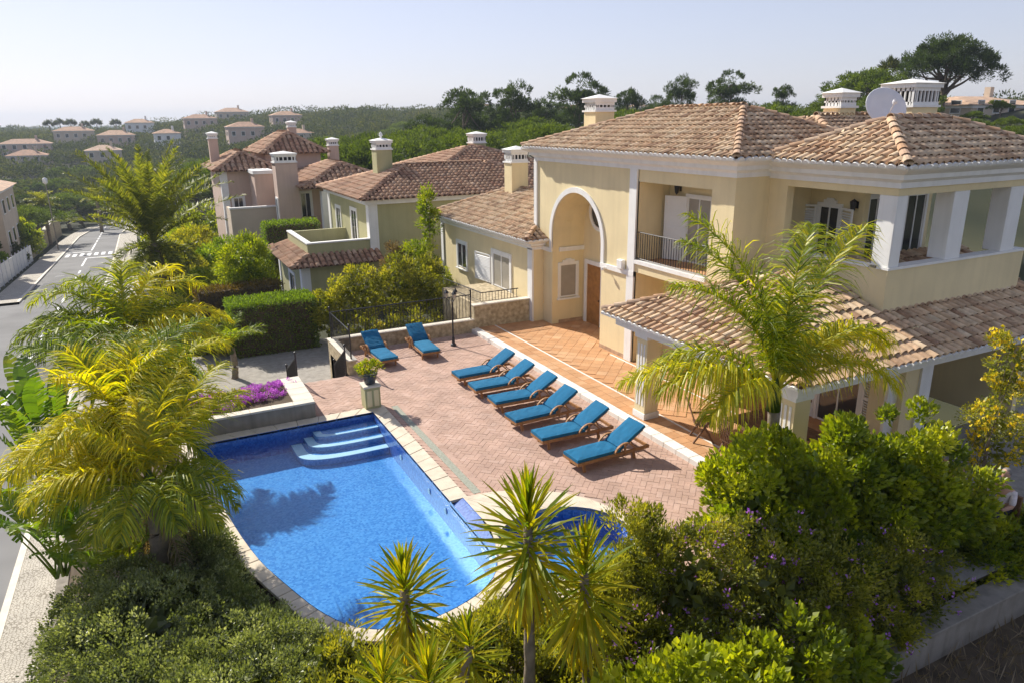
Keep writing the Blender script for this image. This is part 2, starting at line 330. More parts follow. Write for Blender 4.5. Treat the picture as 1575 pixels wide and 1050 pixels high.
ys = np.concatenate([np.arange(-40, 22, 4), np.arange(22, 27, .7), np.arange(27, 140, 3), np.arange(140, 700, 20), np.arange(700, 4200, 200)])
X, Y = np.meshgrid(xs, ys, indexing='ij'); Z = hz(X, Y)
# keep the sheet below the carriageway
onroad = (X > -12.5) & (X < -.9) & (Y < 200); Z = Z-.12*onroad
V = np.stack([X, Y, Z], -1).reshape(-1, 3); ny = len(ys)
ii, jj = np.meshgrid(np.arange(len(xs)-1), np.arange(ny-1), indexing='ij'); a = (ii*ny+jj).ravel()
setp(link('terrain', fastmesh('terrain', V, np.stack([a, a+ny, a+ny+1, a+1], 1), 'terrain', smooth=True)), kind='structure')

def strip(name, mat, pts, parent=None, kind='structure', thick=0):
    """pts: list of (xl, xr, y, z)"""
    b = MB(); n = len(pts)
    vs = [(p[0], p[2], p[3]) for p in pts]+[(p[1], p[2], p[3]) for p in pts]
    b.add(vs, [(i, n+i, n+i+1, i+1) for i in range(n-1)])
    if thick:
        vs2 = [(x, y, z-thick) for x, y, z in vs]; b.add(vs+vs2, [(i, i+1, 2*n+i+1, 2*n+i) for i in range(n-1)]+[(n+i, 3*n+i, 3*n+i+1, n+i+1) for i in range(n-1)])
    return b.build(name, mat, parent, kind=kind if not parent else None)
ry = [-5, 10, 25, 40, 60, 80, 100, 120, 140, 160]
def rcx(y): return 0 if y < 140 else ((y-140)/45)**2*6
def kx(y): return -3.95+.42*min(1, max(0, (y-35)/65))+rcx(y)
rys = ry+[170, 180, 190, 200]
road = strip('road', 'asphalt', [(-9.4+rcx(y), kx(y), y, roadz(min(y, 195))) for y in rys])
strip('side_road', 'asphalt', [(-40, -9.35, y, roadz(y)-.01) for y in (46, 56, 66.5)])
strip('pavement', 'pave', [(kx(y)+.16, (-2.6 if y < 30 else -.9)+rcx(y), y, roadz(min(y, 195))+.13) for y in [-5, 10, 25, 29.9, 30]+rys[3:]], thick=.2)
strip('pavement_left', 'pave', [(-11.6+rcx(y), -9.62+rcx(y), y, roadz(min(y, 195))+.13) for y in [67, 80, 100, 120, 140, 160, 180, 200]], thick=.2)
strip('pavement_left', 'pave', [(-11.6, -9.62, y, roadz(y)+.13) for y in [-5, 10, 25, 45]], thick=.2)
k1 = strip('kerb', 'cap', [(kx(y), kx(y)+.16, y, roadz(min(y, 195))+.14) for y in rys], thick=.2)
strip('kerb_left', 'cap', [(-9.62+rcx(y), -9.42+rcx(y), y, roadz(min(y, 195))+.14) for y in [67, 80, 100, 120, 140, 160, 180, 200]], thick=.2)
strip('kerb_left', 'cap', [(-9.62, -9.42, y, roadz(y)+.14) for y in [-5, 10, 25, 45]], thick=.2)
def mark(x0, x1, y0, y1): MB().poly([(x0, y0, roadz(y0)+.005), (x1, y0, roadz(y0)+.005), (x1, y1, roadz(y1)+.005), (x0, y1, roadz(y1)+.005)]).build('road_marking', 'paint', road)
for i in range(7): mark(-9.1+i*.8, -8.65+i*.8, 104.5, 108.2)
mark(-9.3, -6.4, 110.2, 110.8); mark(-6.6, -3.7, 101, 101.6)
for y in np.arange(112, 190, 5.0): mark(-6.55, -6.35, y, y+(3.4 if y > 118 else 5))
mark(-6.62, -6.42, 92, 101.5)
for y in np.arange(30, 90, 5.0): mark(-6.5, -6.32, y, y+2.6)
for x in np.arange(-20, -9.6, 2.2): mark(x, x+1.2, 57, 57.25)

for (x, y) in ((-5.0, 60), (-8.0, 84), (-5.2, 96)):
    MB().add([(x+.45*math.cos(t), y+.45*math.sin(t), roadz(y+.45*math.sin(t))+.006) for t in np.linspace(0, 2*math.pi, 14, False)], [tuple(range(14))]).build('manhole_cover', 'iron', road)
for (x0, x1, y0_, y1_) in ((-8.9, -7.2, 70, 79), (-5.6, -4.2, 86, 91), (-8.6, -6.9, 118, 126), (-5.9, -4.4, 36, 52)):
    MB().poly([(x0, y0_, roadz(y0_)+.004), (x1, y0_, roadz(y0_)+.004), (x1, y1_, roadz(y1_)+.004), (x0, y1_, roadz(y1_)+.004)]).build('road_patch', 'asphalt_patch', road)

# ------------------------------------------------------------------ pool
def chaikin(p, n=2):
    for _ in range(n):
        q = [p[0]]
        for a, b in zip(p, p[1:]): q += [(.75*a[0]+.25*b[0], .75*a[1]+.25*b[1]), (.25*a[0]+.75*b[0], .25*a[1]+.75*b[1])]
        p = q+[p[-1]]
    return p
curve = chaikin([(5.05, 11.0), (5.0, 10.4), (4.5, 9.85), (3.7, 9.55), (2.9, 9.5), (2.2, 9.8), (1.75, 10.5), (1.4, 11.5), (1.02, 12.7), (.7, 14.9), (.5, 16.8), (.42, 18.2)])
PO = [(.40, 18.58), (5.05, 18.58), (5.05, 12.93)]+curve      # far-left, far-right, down the right edge, round the near end, up the left
n_far = 2
def offs(P, d):
    out = []; n = len(P)
    for i in range(n):
        a = Vector(P[i-1]); b = Vector(P[i]); c = Vector(P[(i+1) % n]); d1 = (b-a).normalized(); d2 = (c-b).normalized()
        n1 = Vector((-d1.y, d1.x)); n2 = Vector((-d2.y, d2.x)); m = n1+n2; m = m/max(.3, m.dot(m))*2
        out.append((b.x+m.x*d, b.y+m.y*d))
    return out
PC = [q if (i < 3 or p[0] > 4.3) else r_ for i, (p, q, r_) in enumerate(zip(PO, offs(PO, .42), offs(PO, .28)))]
pool = T('swimming_pool', 'blue mosaic swimming pool with pale stone coping and corner steps', 'pool', (2.9, 14, -1.6))
b = MB(); n = len(PO)
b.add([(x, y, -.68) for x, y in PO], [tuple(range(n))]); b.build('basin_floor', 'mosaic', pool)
b = MB(); b.add([(x, y, -.68) for x, y in PO]+[(x, y, .02) for x, y in PO], [(i, (i+1) % n, n+(i+1) % n, n+i) for i in range(n)]); b.build('basin_wall', 'mosaic_shaded', pool)
def water_sheet(P, z, parent):
    a = sum(p[0]*q[1]-q[0]*p[1] for p, q in zip(P, P[1:]+P[:1])); P = P if a > 0 else P[::-1]; o = org_of(parent)
    return link('water', fastmesh('water', np.array([(x-o.x, y-o.y, z-o.z) for x, y in P]), np.arange(len(P))[None], 'water'), parent)
water_sheet(offs(PO, -.004), -.13, pool)
# corner steps, curved noses
for i, (rx, ry, z) in enumerate([(1.7, .5, -.24), (1.95, .92, -.37), (2.3, 1.36, -.50)]):
    pts = [(5.04, 18.57)]+[(5.04-rx*math.cos(t)**.6 if math.cos(t) > 0 else 5.04, 18.57-ry*(math.sin(t)**.35 if t > 0 else 0)) for t in np.linspace(0, math.pi/2, 12)]
    s_ = MB().prism(pts, -.675+i*.002, z).build('pool_step', 'mosaic', pool)
    MB().prism([(x*.995+.025, y) if j else (x, y) for j, (x, y) in enumerate(pts)][1:]+[((5.04-p[0])*.12+p[0], (18.57-p[1])*.16+p[1]) for p in pts[1:]][::-1], z, z+.012).build('step_nosing', 'white', s_)
# coping stones
def arc_pts(P, step):
    out = []; n = len(P)
    for i in range(n):
        a = Vector(P[i]); c = Vector(P[(i+1) % n]); L = (c-a).length; k = max(1, round(L/step))
        for j in range(k): out.append((i, j/k))
    return out
cs = arc_pts(PO, .5); mset = []
for q in range(len(cs)):
    i, t = cs[q]; i2, t2 = cs[(q+1) % len(cs)]
    if t2 == 0: i2n, t2n = i, 1.
    else: i2n, t2n = i2, t2
    def at(P, i, t): a = P[i]; c = P[(i+1) % len(P)]; return (a[0]+(c[0]-a[0])*t, a[1]+(c[1]-a[1])*t)
    g = .006
    o1, o2 = at(PC, i, t), at(PC, i2n, t2n); p1, p2 = at(PO, i, t), at(PO, i2n, t2n)
    if p1[0] > 5.0 and p1[1] < 12.95 and p2[1] < 12.9 and p2[0] > 4.6: continue      # spa spillway here
    lerp = lambda a, c, s: (a[0]+(c[0]-a[0])*s, a[1]+(c[1]-a[1])*s)
    L = max(.05, math.hypot(p2[0]-p1[0], p2[1]-p1[1])); s = g/L
    pl = [lerp(p1, p2, s), lerp(p1, p2, 1-s), lerp(o1, o2, 1-s), lerp(o1, o2, s)]
    MB().prism(pl, -.05, .015+random.uniform(-.003, .003)).build('coping_stone', 'coping', pool, bevel=.008)
# pool lamps under the water line
for (x, y) in [(5.03, 16.2), (5.03, 14.2), (5.03, 13.2)]:
    MB().prismx([(y+.07*math.cos(t), -.36+.07*math.sin(t)) for t in np.linspace(0, 2*math.pi, 12, False)], x, x+.015).build('pool_light', 'white', pool)

# spa beside the pool
spa = T('spa_basin', 'small curved spa basin behind the yuccas, joined to the large pool', 'spa', (6.4, 10.6, -1))
ell = lambda cx, cy, rx, ry, n=28: [(cx+rx*math.cos(t), cy+ry*math.sin(t)) for t in np.linspace(0, 2*math.pi, n, False)]
E_in = ell(6.45, 10.5, 1.38, 1.22)
n = len(E_in)
b = MB(); b.add([(x, y, -.6) for x, y in E_in], [tuple(range(n))]); b.build('basin_floor', 'mosaic', spa)
b = MB(); b.add([(x, y, -.6) for x, y in E_in]+[(x, y, .02) for x, y in E_in], [(i, (i+1) % n, n+(i+1) % n, n+i) for i in range(n)]); b.build('basin_wall', 'mosaic_shaded', spa)
water_sheet(ell(6.45, 10.5, 1.376, 1.216), -.18, spa)
MB().prism(ell(6.45, 9.9, 1.0, .45), -.595, -.30).build('seat_ledge', 'mosaic', spa)
outer = []
for t in np.linspace(0, 2*math.pi, n, False):      # D-shaped outer rim
    x = 5.3+2.72*math.cos(t); y = 10.55+2.42*math.sin(t); outer.append((max(5.36, x), y))
for i in range(n):
    i2 = (i+1) % n; a, c = outer[i], outer[i2]
    MB().prism([E_in[i], E_in[i2], c, a], -.06, .017+random.uniform(-.002, .002)).build('coping_stone', 'coping', spa, bevel=.006)
MB().prismy([(5.055, -.16), (5.36, -.16), (5.36, .012), (5.34, .012), (5.09, -.075), (5.055, -.075)], 10.3, 12.92).build('spillway', 'mosaic_shaded', spa)
MB().box(5.05, 5.09, 10.3, 12.92, -.1, -.06).build('spillway_lip', 'white', spa)

# ------------------------------------------------------------------ terrace
terr = [(5.50, 12.98), (10.78, 12.98), (10.78, 24.5), (5.5, 24.5), (5.5, 21.95), (3.6, 21.95), (3.6, 19.02), (5.5, 19.02)]
TERR_X = (5.48, 10.80)
def in_terr(x, y):
    if 5.56 < x < 10.74 and 12.6 < y < 24.2: return True
    if 5.56 < x < 10.74 and 6.4 < y <= 12.6: return ((x-5.3)/2.86)**2+((y-10.55)/2.56)**2 > 1 and x > 5.6
    return 3.62 < x <= 5.6 and 19.05 < y < 21.9
ter = T('terrace', 'herringbone brick terrace between the pool and the white step', 'terrace', (8, 16, 0)); setp(ter, kind='structure'); del ter['category']; del ter['label']
MB().prism([(5.46, 12.98)]+[(5.3+2.7*math.cos(t), 10.55+2.4*math.sin(t)) for t in np.linspace(1.45, -1.1, 14)]+[(7.0, 6.3), (10.8, 6.3), (10.8, 24.55), (5.3, 24.55), (5.3, 21.98), (3.56, 21.98), (3.56, 19.0), (5.46, 19.0)], -.9, -.012).build('joint_bed', 'joint', ter)
bl, bw_ = .27, .135; cell = bw_; g = .007
def brick_mesh(l, wd, h):
    return MB().box(-l/2, l/2, -wd/2, wd/2, -.03, h).mesh('brick', 'brick', bevel=0)
bm_ = brick_mesh(bl-g, bw_-g, 0.0)
c45 = math.cos(R(45)); cands = []
for i in range(-200, 200):
    for j in range(-200, 200):
        c = (i-j) % 4
        if c == 0: u, v, r = (i+1)*cell, (j+.5)*cell, 0
        elif c == 3: u, v, r = (i+.5)*cell, (j+1)*cell, 1
        else: continue
        x = 8+(u-v)*c45; y = 15.5+(u+v)*c45
        if in_terr(x, y): cands.append((x, y, R(45)+r*math.pi/2))
vis = [c for c in cands if c[1] > 10]
vis.sort(key=lambda c: abs(c[0]-7.4)*.8+abs(c[1]-14.3) if c[1] > 12.6 else 50)
near = set(vis[:290]); rest = [c for c in cands if c not in near]
for x, y, r in vis[:290]:
    o = link('brick', bm_, ter, (x-8, y-16, random.uniform(-.003, .003))); o.rotation_euler = (random.uniform(-.006, .006), random.uniform(-.006, .006), r+random.uniform(-.01, .01))
def joined_pieces(name, me, mats, matname, parent, smooth=False):
    """join copies of a template mesh (numpy) into one object"""
    tv = np.array([v.co for v in me.vertices]); faces = {}
    for p in me.polygons: faces.setdefault(len(p.vertices), []).append(list(p.vertices))
    A = np.array([np.array(m) for m in mats]); n = len(A); o = np.array(org_of(parent))
    V = np.einsum('nij,vj->nvi', A[:, :3, :3], tv)+A[:, None, :3, 3]-o
    k = len(tv); Fs = []; ti = []; base = rng.random(n)
    for kk, f in faces.items():
        f = np.array(f); F = (f[None]+(np.arange(n)*k)[:, None, None]).reshape(-1, kk); Fs.append(F); ti.append(np.repeat(base, len(f)))
    ob = link(name, fastmesh(name, V.reshape(-1, 3), Fs, matname, np.concatenate(ti), smooth), parent)
    ob['kind'] = 'stuff'; return ob
joined_pieces('brick_field', bm_, [Matrix.Translation((x, y, random.uniform(-.003, .003))) @ Matrix.Rotation(r, 4, 'Z') for x, y, r in rest], 'brick', ter)
MB().box(5.64, 5.82, 13.0, 18.75, -.02, .006).build('drain_channel', 'drain', ter)
MB().box(5.84, 5.98, 13.0, 18.75, -.02, .001).build('brick_edging', 'brick', ter)

# raised tile floor in front of the house
fl = T('tile_floor', 'x', 'x', (12, 18, 0)); del fl['category']; del fl['label']; setp(fl, kind='structure')
MB().prism([(10.80, 8.6), (16, 8.6), (16, 25.2), (10.80, 25.2)], -.5, .112).build('screed', 'terra', fl)
for k_ in range(34):
    y0 = 8.6+k_*.48
    if y0+.475 < 25.2: box('step_stone', 'stepstone', fl, 10.77, 11.08, y0+.003, y0+.474, -.02, .135+random.uniform(-.002, .002), bevel=.006)
ts = .335
tmesh = MB().box(-ts/2+.005, ts/2-.005, -ts/2+.005, ts/2-.005, -.02, 0).mesh('floor_tile', 'terra')
keep = []
for i in range(-60, 60):
    for j in range(-60, 60):
        x = 12.8+(i-j)*ts*c45; y = 17+(i+j)*ts*c45
        if 12.02 < x < 13.7 and 14.0 < y < 24.3 or 13.7 <= x < 15.2 and 20.7 < y < 23.5 or 13.6 <= x < 15.0 and 14.6 < y < 18.2: keep.append((x, y, R(45)))
for y in np.arange(8.8, 24.9, ts): keep += [(11.26, y, 0), (11.595, y, 0)]
for x in np.arange(12.1, 15.5, ts):
    for y in np.arange(8.9, 13.8, ts): keep.append((x, y, 0))
keep.sort(key=lambda c: (0 if c[1] > 13.5 else 2)+float(c[1])*.01)
for q, (x, y, r) in enumerate(keep[:298]):
    o = link('floor_tile', tmesh, fl, (x-12, y-18, .128+random.uniform(-.001, .001))); o.rotation_euler[2] = r
if keep[298:]: joined_pieces('floor_tile_field', tmesh, [Matrix.Translation((x, y, .128)) @ Matrix.Rotation(r, 4, 'Z') for x, y, r in keep[298:]], 'terra', fl)
box('inlay_strip', 'stepstone', fl, 11.77, 11.83, 8.7, 24.6, .1, .130)
box('inlay_strip', 'stepstone', fl, 13.62, 13.68, 13.2, 19.4, .1, .1305)

# ------------------------------------------------------------------ stairs, planter, low walls
MB().box(3.56, 5.30, 21.98, 22.3, -1.2, -.17).box(3.56, 5.30, 22.3, 22.62, -1.2, -.34).box(3.56, 5.30, 22.62, 22.94, -1.2, -.51).box(3.56, 5.30, 22.94, 23.26, -1.2, -.68).box(3.56, 5.30, 23.26, 23.58, -1.25, -.85).build('garden_steps', 'brick', label='brick steps going down from the terrace to the drive', cat='steps')
strip('driveway', 'gravel', [(0.6, 12.6, y, z) for y, z in ((22.2, -1.06), (25, -1.07), (28, -1.12), (30.6, -1.2))])
pb = T('planter_wall', 'low rendered planter wall with stone cap at the far end of the pool', 'planter', (2, 19.4, 0))
MB().box(.2, 3.56, 19.02, 19.24, -.3, .42).box(3.34, 3.56, 19.24, 21.3, -.3, .42).box(.2, 3.34, 21.1, 21.3, -.3, .42).build('wall', 'concrete', pb)
for i in range(6): box('cap_stone', 'cap', pb, .17+i*.567, .17+i*.567+.56, 18.99, 19.27, .42, .475, bevel=.006)
for i in range(4): box('cap_stone', 'cap', pb, 3.05, 3.59, 19.275+i*.52, 19.79+i*.52, .42, .474, bevel=.006)
box('soil', 'soil', pb, .2, 3.34, 19.24, 21.1, -.3, .36)
lw = T('terrace_wall', 'low limestone wall round the far corner of the terrace', 'wall', (7, 24.6, 0))
MB().box(5.30, 5.55, 21.98, 24.8, -1.3, .46).box(5.55, 10.9, 24.55, 24.8, -1.3, .46).build('wall', 'stonewall', lw)
for i in range(5): box('cap_stone', 'cap', lw, 5.27, 5.58, 21.95+i*.575, 21.95+i*.575+.57, .46, .50, bevel=.006)
for i in range(9): box('cap_stone', 'cap', lw, 5.585+i*.59, 5.585+i*.59+.583, 24.52, 24.83, .46, .501, bevel=.006)
sw = T('stone_wall', 'taller limestone retaining wall beside the house wing', 'wall', (12, 24.8, 0))
MB().box(10.92, 13.38, 24.62, 24.9, -.2, .98).build('wall', 'stonewall', sw)
for i in range(5): box('cap_stone', 'cap', sw, 10.9+i*.495, 11.39+i*.495, 24.59, 24.93, .98, 1.03, bevel=.006)
box('fill', 'stonewall', sw, 11.2, 13.36, 24.9, 28.6, -1.2, .90)

def railing(name, label, pts, z0, h, parent=None, sp=.13, rr=.011, mat='iron', posts=True, loc=None):
    """railing along polyline pts (x,y,z-of-base)"""
    if parent is None: r = T(name, label, 'railing', (pts[0][0], pts[0][1], pts[0][2]))
    else: r = parent; 
    if parent is not None:
        r = MB().tube([(p[0], p[1], p[2]+h) for p in pts], .018, 6).build(name, mat, parent)
    else: MB().tube([(p[0], p[1], p[2]+h) for p in pts], .02, 6).build('top_rail', mat, r)
    MB().tube([(p[0], p[1], p[2]+.07) for p in pts], .012, 5).build('bottom_rail', mat, r)
    bars = []
    for a, c in zip(pts, pts[1:]):
        a = Vector(a); c = Vector(c); k = max(1, int((c-a).length/sp))
        for i in range(k): p = a.lerp(c, (i+.5)/k); bars.append(p)
    bmh = MB().tube([(0, 0, .07), (0, 0, h)], rr, 5).mesh('baluster', mat)
    o0 = org_of(r)
    for p in bars: link('baluster', bmh, r, p-o0)
    if posts:
        pm = MB().tube([(0, 0, 0), (0, 0, h+.12)], .026, 6).lathe([(.0, h+.1), (.04, h+.13), (.045, h+.16), (.03, h+.2), (0, h+.215)], k=8).mesh('post', mat)
        for p in (pts[0], pts[-1])+(tuple(pts[1:-1])): link('post', pm, r, Vector(p)-o0)
    return r
railing('terrace_railing', 'black iron railing along the low wall behind the two far loungers', [(5.42, 22.1, .5), (5.42, 24.68, .5), (10.8, 24.68, .5)], 0, .95)
railing('wing_railing', 'short iron railing on the limestone wall below the wing door', [(11.3, 28.4, .9), (11.3, 24.76, 1.03), (12.9, 24.75, 1.03)], 0, .42, posts=False)
railing('stair_railing', 'iron stair railing with tall post beside the purple flowers', [(3.62, 21.75, 0), (3.62, 23.6, -.95)], 0, .92, sp=.1)
railing('stair_railing', 'short iron stair railing against the limestone wall', [(5.2, 21.99, 0), (5.2, 23.6, -.95)], 0, .85, sp=.1)

# left boundary wall, soil beds
strip('garden_bed', 'soil', [(-.8, x1, y, -.22) for x1, y in ((6, 4.4), (6, 6.2), (5.2, 9.4), (2.3, 9.7), (1.75, 10.5), (1.38, 11.6), (1.0, 12.7), (.68, 14.9), (.48, 16.8), (.38, 18.6), (.25, 18.61), (.2, 22.2))])
MB().add([(-2.62, 4.2, -1.98), (-.8, 4.2, -.22), (-.8, 22.2, -.22), (-2.62, 22.2, -1.98)], [(0, 1, 2, 3)]).build('garden_bed', 'soil', kind='structure')
strip('garden_bed', 'soil', [(5.2, 14.0, y, -.2) for y in (6.15, 7.0, 8.0)])
strip('side_patio', 'gravel', [(11.5, 26, y, -.18) for y in (6.16, 7.4, 10.5)], thick=1.5)
def swall(name, label, x0, x1, y0, y1, z0, z1, m='concrete', cap=True):
    o = T(name, label, 'wall', (x0, y0, z0)); box('wall', m, o, x0, x1, y0, y1, z0, z1)
    if cap: box('cap', 'cap' if m != 'concrete' else 'concrete', o, x0-.03, x1+.03, y0-.03, y1+.03, z1, z1+.06, bevel=.01)
    return o
swall('boundary_wall', 'rendered boundary wall hidden behind the palms along the pavement', -2.78, -2.6, 4.2, 30, -4.5, -1.95)
strip('verge', 'soil', [(1, 30, y, z) for y, z in ((-2, -1.6), (3, -1.2), (5.76, -1.0))])
swall('boundary_wall', 'grey rendered boundary wall at the bottom right below the shrubs', 2, 13.6, 5.75, 6.14, -3, -.42)

# ------------------------------------------------------------------ roofs
CAMP = Vector((0, 0, CAMZ))
def barrel(name, mat, r0, r1, L, k=6, lift=.02, thick=.018):
    b = MB(); A = np.linspace(0, math.pi, k+1)
    vs = []
    for (r, y, dz) in ((r0, 0, lift), (r1, L, 0)):
        vs += [(-r*math.cos(t), y, r*math.sin(t)*.85+dz) for t in A]
    r = r0-thick; vs += [(-r*math.cos(t), 0, r*math.sin(t)*.85+lift) for t in A]
    n = k+1
    fs = [(i, i+1, n+i+1, n+i) for i in range(k)]+[(i+1, i, 2*n+i, 2*n+i+1) for i in range(k)]
    b.add(vs, fs); return b.mesh(name, mat)
def roof(parent, faces, tilemat='tile', basemat='roofbase', step=(.232, .32), ind=None, hips=(), base=True, r=.095, capname='ridge_tile', eave_white=True, k=6):
    """faces: list of polygons, first edge = eave; returns the roof part. Tiles nearest the camera up to ind become parts of their own."""
    b = MB()
    for f in faces:
        b.poly(f); 
    rf = b.build('roof', basemat, parent)
    tm = barrel('roof_tile', tilemat, r, r*.82, step[1]*1.22, k, .04)
    TM = []; EW = MB()
    for f in faces:
        P = [Vector(p) for p in f]; e = (P[1]-P[0]); Le = e.length; e.normalize()
        nrm = Vector((0, 0, 0))
        for i in range(1, len(P)-1): nrm += (P[i]-P[0]).cross(P[i+1]-P[0])
        nrm.normalize(); 
        if nrm.z < 0: nrm = -nrm
        u = nrm.cross(e)
        if u.z < 0: u = -u
        o = P[0]; uv = [((p-o).dot(e), (p-o).dot(u)) for p in P]
        ex = e if e.cross(u).dot(nrm) > 0 else -e
        def inside(s, t):
            c = False; n = len(uv); j = n-1
            for i in range(n):
                if (uv[i][1] > t) != (uv[j][1] > t) and s < (uv[j][0]-uv[i][0])*(t-uv[i][1])/(uv[j][1]-uv[i][1])+uv[i][0]: c = not c
                j = i
            return c
        smin = min(q[0] for q in uv); smax = max(q[0] for q in uv); tmax = max(q[1] for q in uv)
        ns = max(1, round((smax-smin)/step[0])); ss = (smax-smin)/ns
        for i in range(ns):
            s = smin+(i+.5)*ss
            for j in range(int(tmax/step[1])+1):
                t = j*step[1]-.05
                if not inside(s, max(.02, t+step[1]*.5)): continue
                jx = random.uniform(-.012, .012); jt = random.uniform(-.012, .012); ja = random.uniform(-.03, .03)
                p = o+e*(s+jx)+u*(t+jt)+nrm*(.006+random.uniform(0, .008)); uu = (u+ex*ja).normalized()
                xx = uu.cross(nrm)
                m = Matrix(((xx.x, uu.x, nrm.x, p.x), (xx.y, uu.y, nrm.y, p.y), (xx.z, uu.z, nrm.z, p.z), (0, 0, 0, 1)))
                facing = nrm.dot((CAMP-p).normalized())
                TM.append((m, (p-CAMP).length/max(.05, facing)**.5 if facing > .03 else 1e9))
                if j == 0 and eave_white:
                    c = p-u*.035-nrm*.03; pts = [c+xx*(-r*1.12*math.cos(a))+nrm*(r*.92*math.sin(a)) for a in np.linspace(0, math.pi, 6)]
                    n0 = len(EW.v); q2 = [v+u*.06 for v in pts]
                    EW.add(pts+q2, [tuple(range(6))]+[(i, i+1, 7+i, 6+i) for i in range(5)])
    org = org_of(parent); TM.sort(key=lambda q: q[1])
    ni = ind or 0
    for m, d in TM[:ni]:
        if d > 1e8: continue
        ob = link('roof_tile', tm, rf); mm = m.copy(); mm.translation = m.translation-org; ob.matrix_local = mm
    if TM[ni:]: joined_pieces('roof_tile_field', tm, [m for m, d in TM[ni:]], tilemat, rf, True)
    if EW.v: EW.build('eave_mortar', 'white', rf, kind='stuff')
    cm = barrel(capname, 'hipcap' if tilemat == 'tile' else tilemat, r*1.25, r*1.05, .42, k, .025)
    caps = []
    for a, c in hips:
        a = Vector(a); c = Vector(c); d = c-a; n = max(1, int(d.length/.36)); d.normalize(); x = d.cross(Vector((0, 0, 1))).normalized(); z = x.cross(d)
        for i in range(n):
            p = a+d*(i*.36)+z*.045
            caps.append(Matrix(((x.x, d.x, z.x, p.x), (x.y, d.y, z.y, p.y), (x.z, d.z, z.z, p.z), (0, 0, 0, 1))))
    if ind:
        for m in caps: ob = link(capname, cm, rf); mm = m.copy(); mm.translation = m.translation-org; ob.matrix_local = mm
    elif caps: joined_pieces('ridge_tile_row', cm, caps, tilemat, rf, True)
    return rf
def hip4(x0, x1, y0, y1, z, r0, r1, which='WSEN'):
    """faces of a hipped roof; ridge r0 to r1 (3-D). eave corners at z"""
    A, B, C, Dd = (x0, y0, z), (x0, y1, z), (x1, y1, z), (x1, y0, z)
    alongy = abs(r0[1]-r1[1]) > abs(r0[0]-r1[0])
    if alongy:   # r0 near, r1 far
        F = {'W': [A, B, r1, r0], 'S': [Dd, A, r0], 'E': [C, Dd, r0, r1], 'N': [B, C, r1]}
        H = [(A, r0), (Dd, r0), (B, r1), (C, r1), (r0, r1)]
    else:        # r0 left, r1 right
        F = {'W': [A, B, r0], 'S': [Dd, A, r0, r1], 'E': [C, Dd, r1], 'N': [B, C, r1, r0]}
        H = [(A, r0), (B, r0), (Dd, r1), (C, r1), (r0, r1)]
    return [F[k] for k in which], H

# ------------------------------------------------------------------ villa
villa = T('villa', 'large yellow two-storey villa with white trim, arched entrance and clay tile roofs', 'house', (15, 17, 0))
FX = 13.85
# facade with the tall arch
y0, y1, zt = 18.47, 25.0, 6.32; ay0, ay1, spring, apex = 20.37, 23.70, 3.70, 5.33
am = (ay0+ay1)/2; ar = (ay1-ay0)/2
arch = [(am+ar*math.cos(t), spring+(apex-spring)*math.sin(t)) for t in np.linspace(0, math.pi, 25)]   # from ay1 to ay0
b = MB(); b.box(FX, FX+.3, y0, ay0, 0, zt).box(FX, FX+.3, ay1, y1, 0, zt)
top = [(ay1, zt), (ay0, zt)]
for a, c in zip(arch, arch[1:]): b.prismx([(a[0], a[1]), (a[0], zt-.001), (c[0], zt-.001), (c[0], c[1])], FX, FX+.3)
b.build('wall', 'yellow', villa)
# recess: side wall, back wall, barrel vault
b = MB(); b.box(FX+.3, 15.25, ay1, ay1+.2, 0, 6).box(FX+.3, 15.25, ay0-.2, ay0, 0, 6)
for a, c in zip(arch, arch[1:]): b.prismx([(a[0], a[1]), (a[0]*1.02-am*.02, a[1]+.12), (c[0]*1.02-am*.02, c[1]+.12), (c[0], c[1])], FX+.3, 15.25)
b.build('porch_recess', 'yellow', villa)
MB().box(15.25, 15.45, ay0-.3, ay1+.3, 0, 6).build('wall', 'yellow', villa)
# arch trim
b = MB(); Rw = .17
for (a, c) in zip(arch, arch[1:]):
    o = lambda p: (am+(p[0]-am)*(ar+Rw)/ar, spring+(p[1]-spring)*(apex-spring+Rw+.02)/(apex-spring))
    b.prismx([a, c, o(c), o(a)], FX-.05, FX+.02)
b.box(FX-.05, FX+.02, ay1, ay1+Rw, 3.12, spring).box(FX-.05, FX+.02, ay0-Rw, ay0, 3.1, spring); b.build('arch_trim', 'white', villa)
for q_ in ((FX-.07, FX, y0, ay0-.001, 2.96, 3.12), (FX-.07, FX, ay1+.001, 24.42, 2.96, 3.12), (FX+.3, 15.25, ay1-.06, ay1, 2.96, 3.12)): box('string_course', 'white', villa, *q_)
box('pilaster', 'white', villa, FX-.06, FX+.05, 18.47, 18.84, .1, 6.33)
box('pilaster', 'white', villa, FX-.06, FX+.05, 24.84, 25.06, 3.2, 6.33)
box('skirting', 'hipcap', villa, FX-.02, FX, 18.9, ay0, .1, .24)
box('skirting', 'hipcap', villa, FX+.3, 15.25, ay1-.02, ay1, .1, .24)

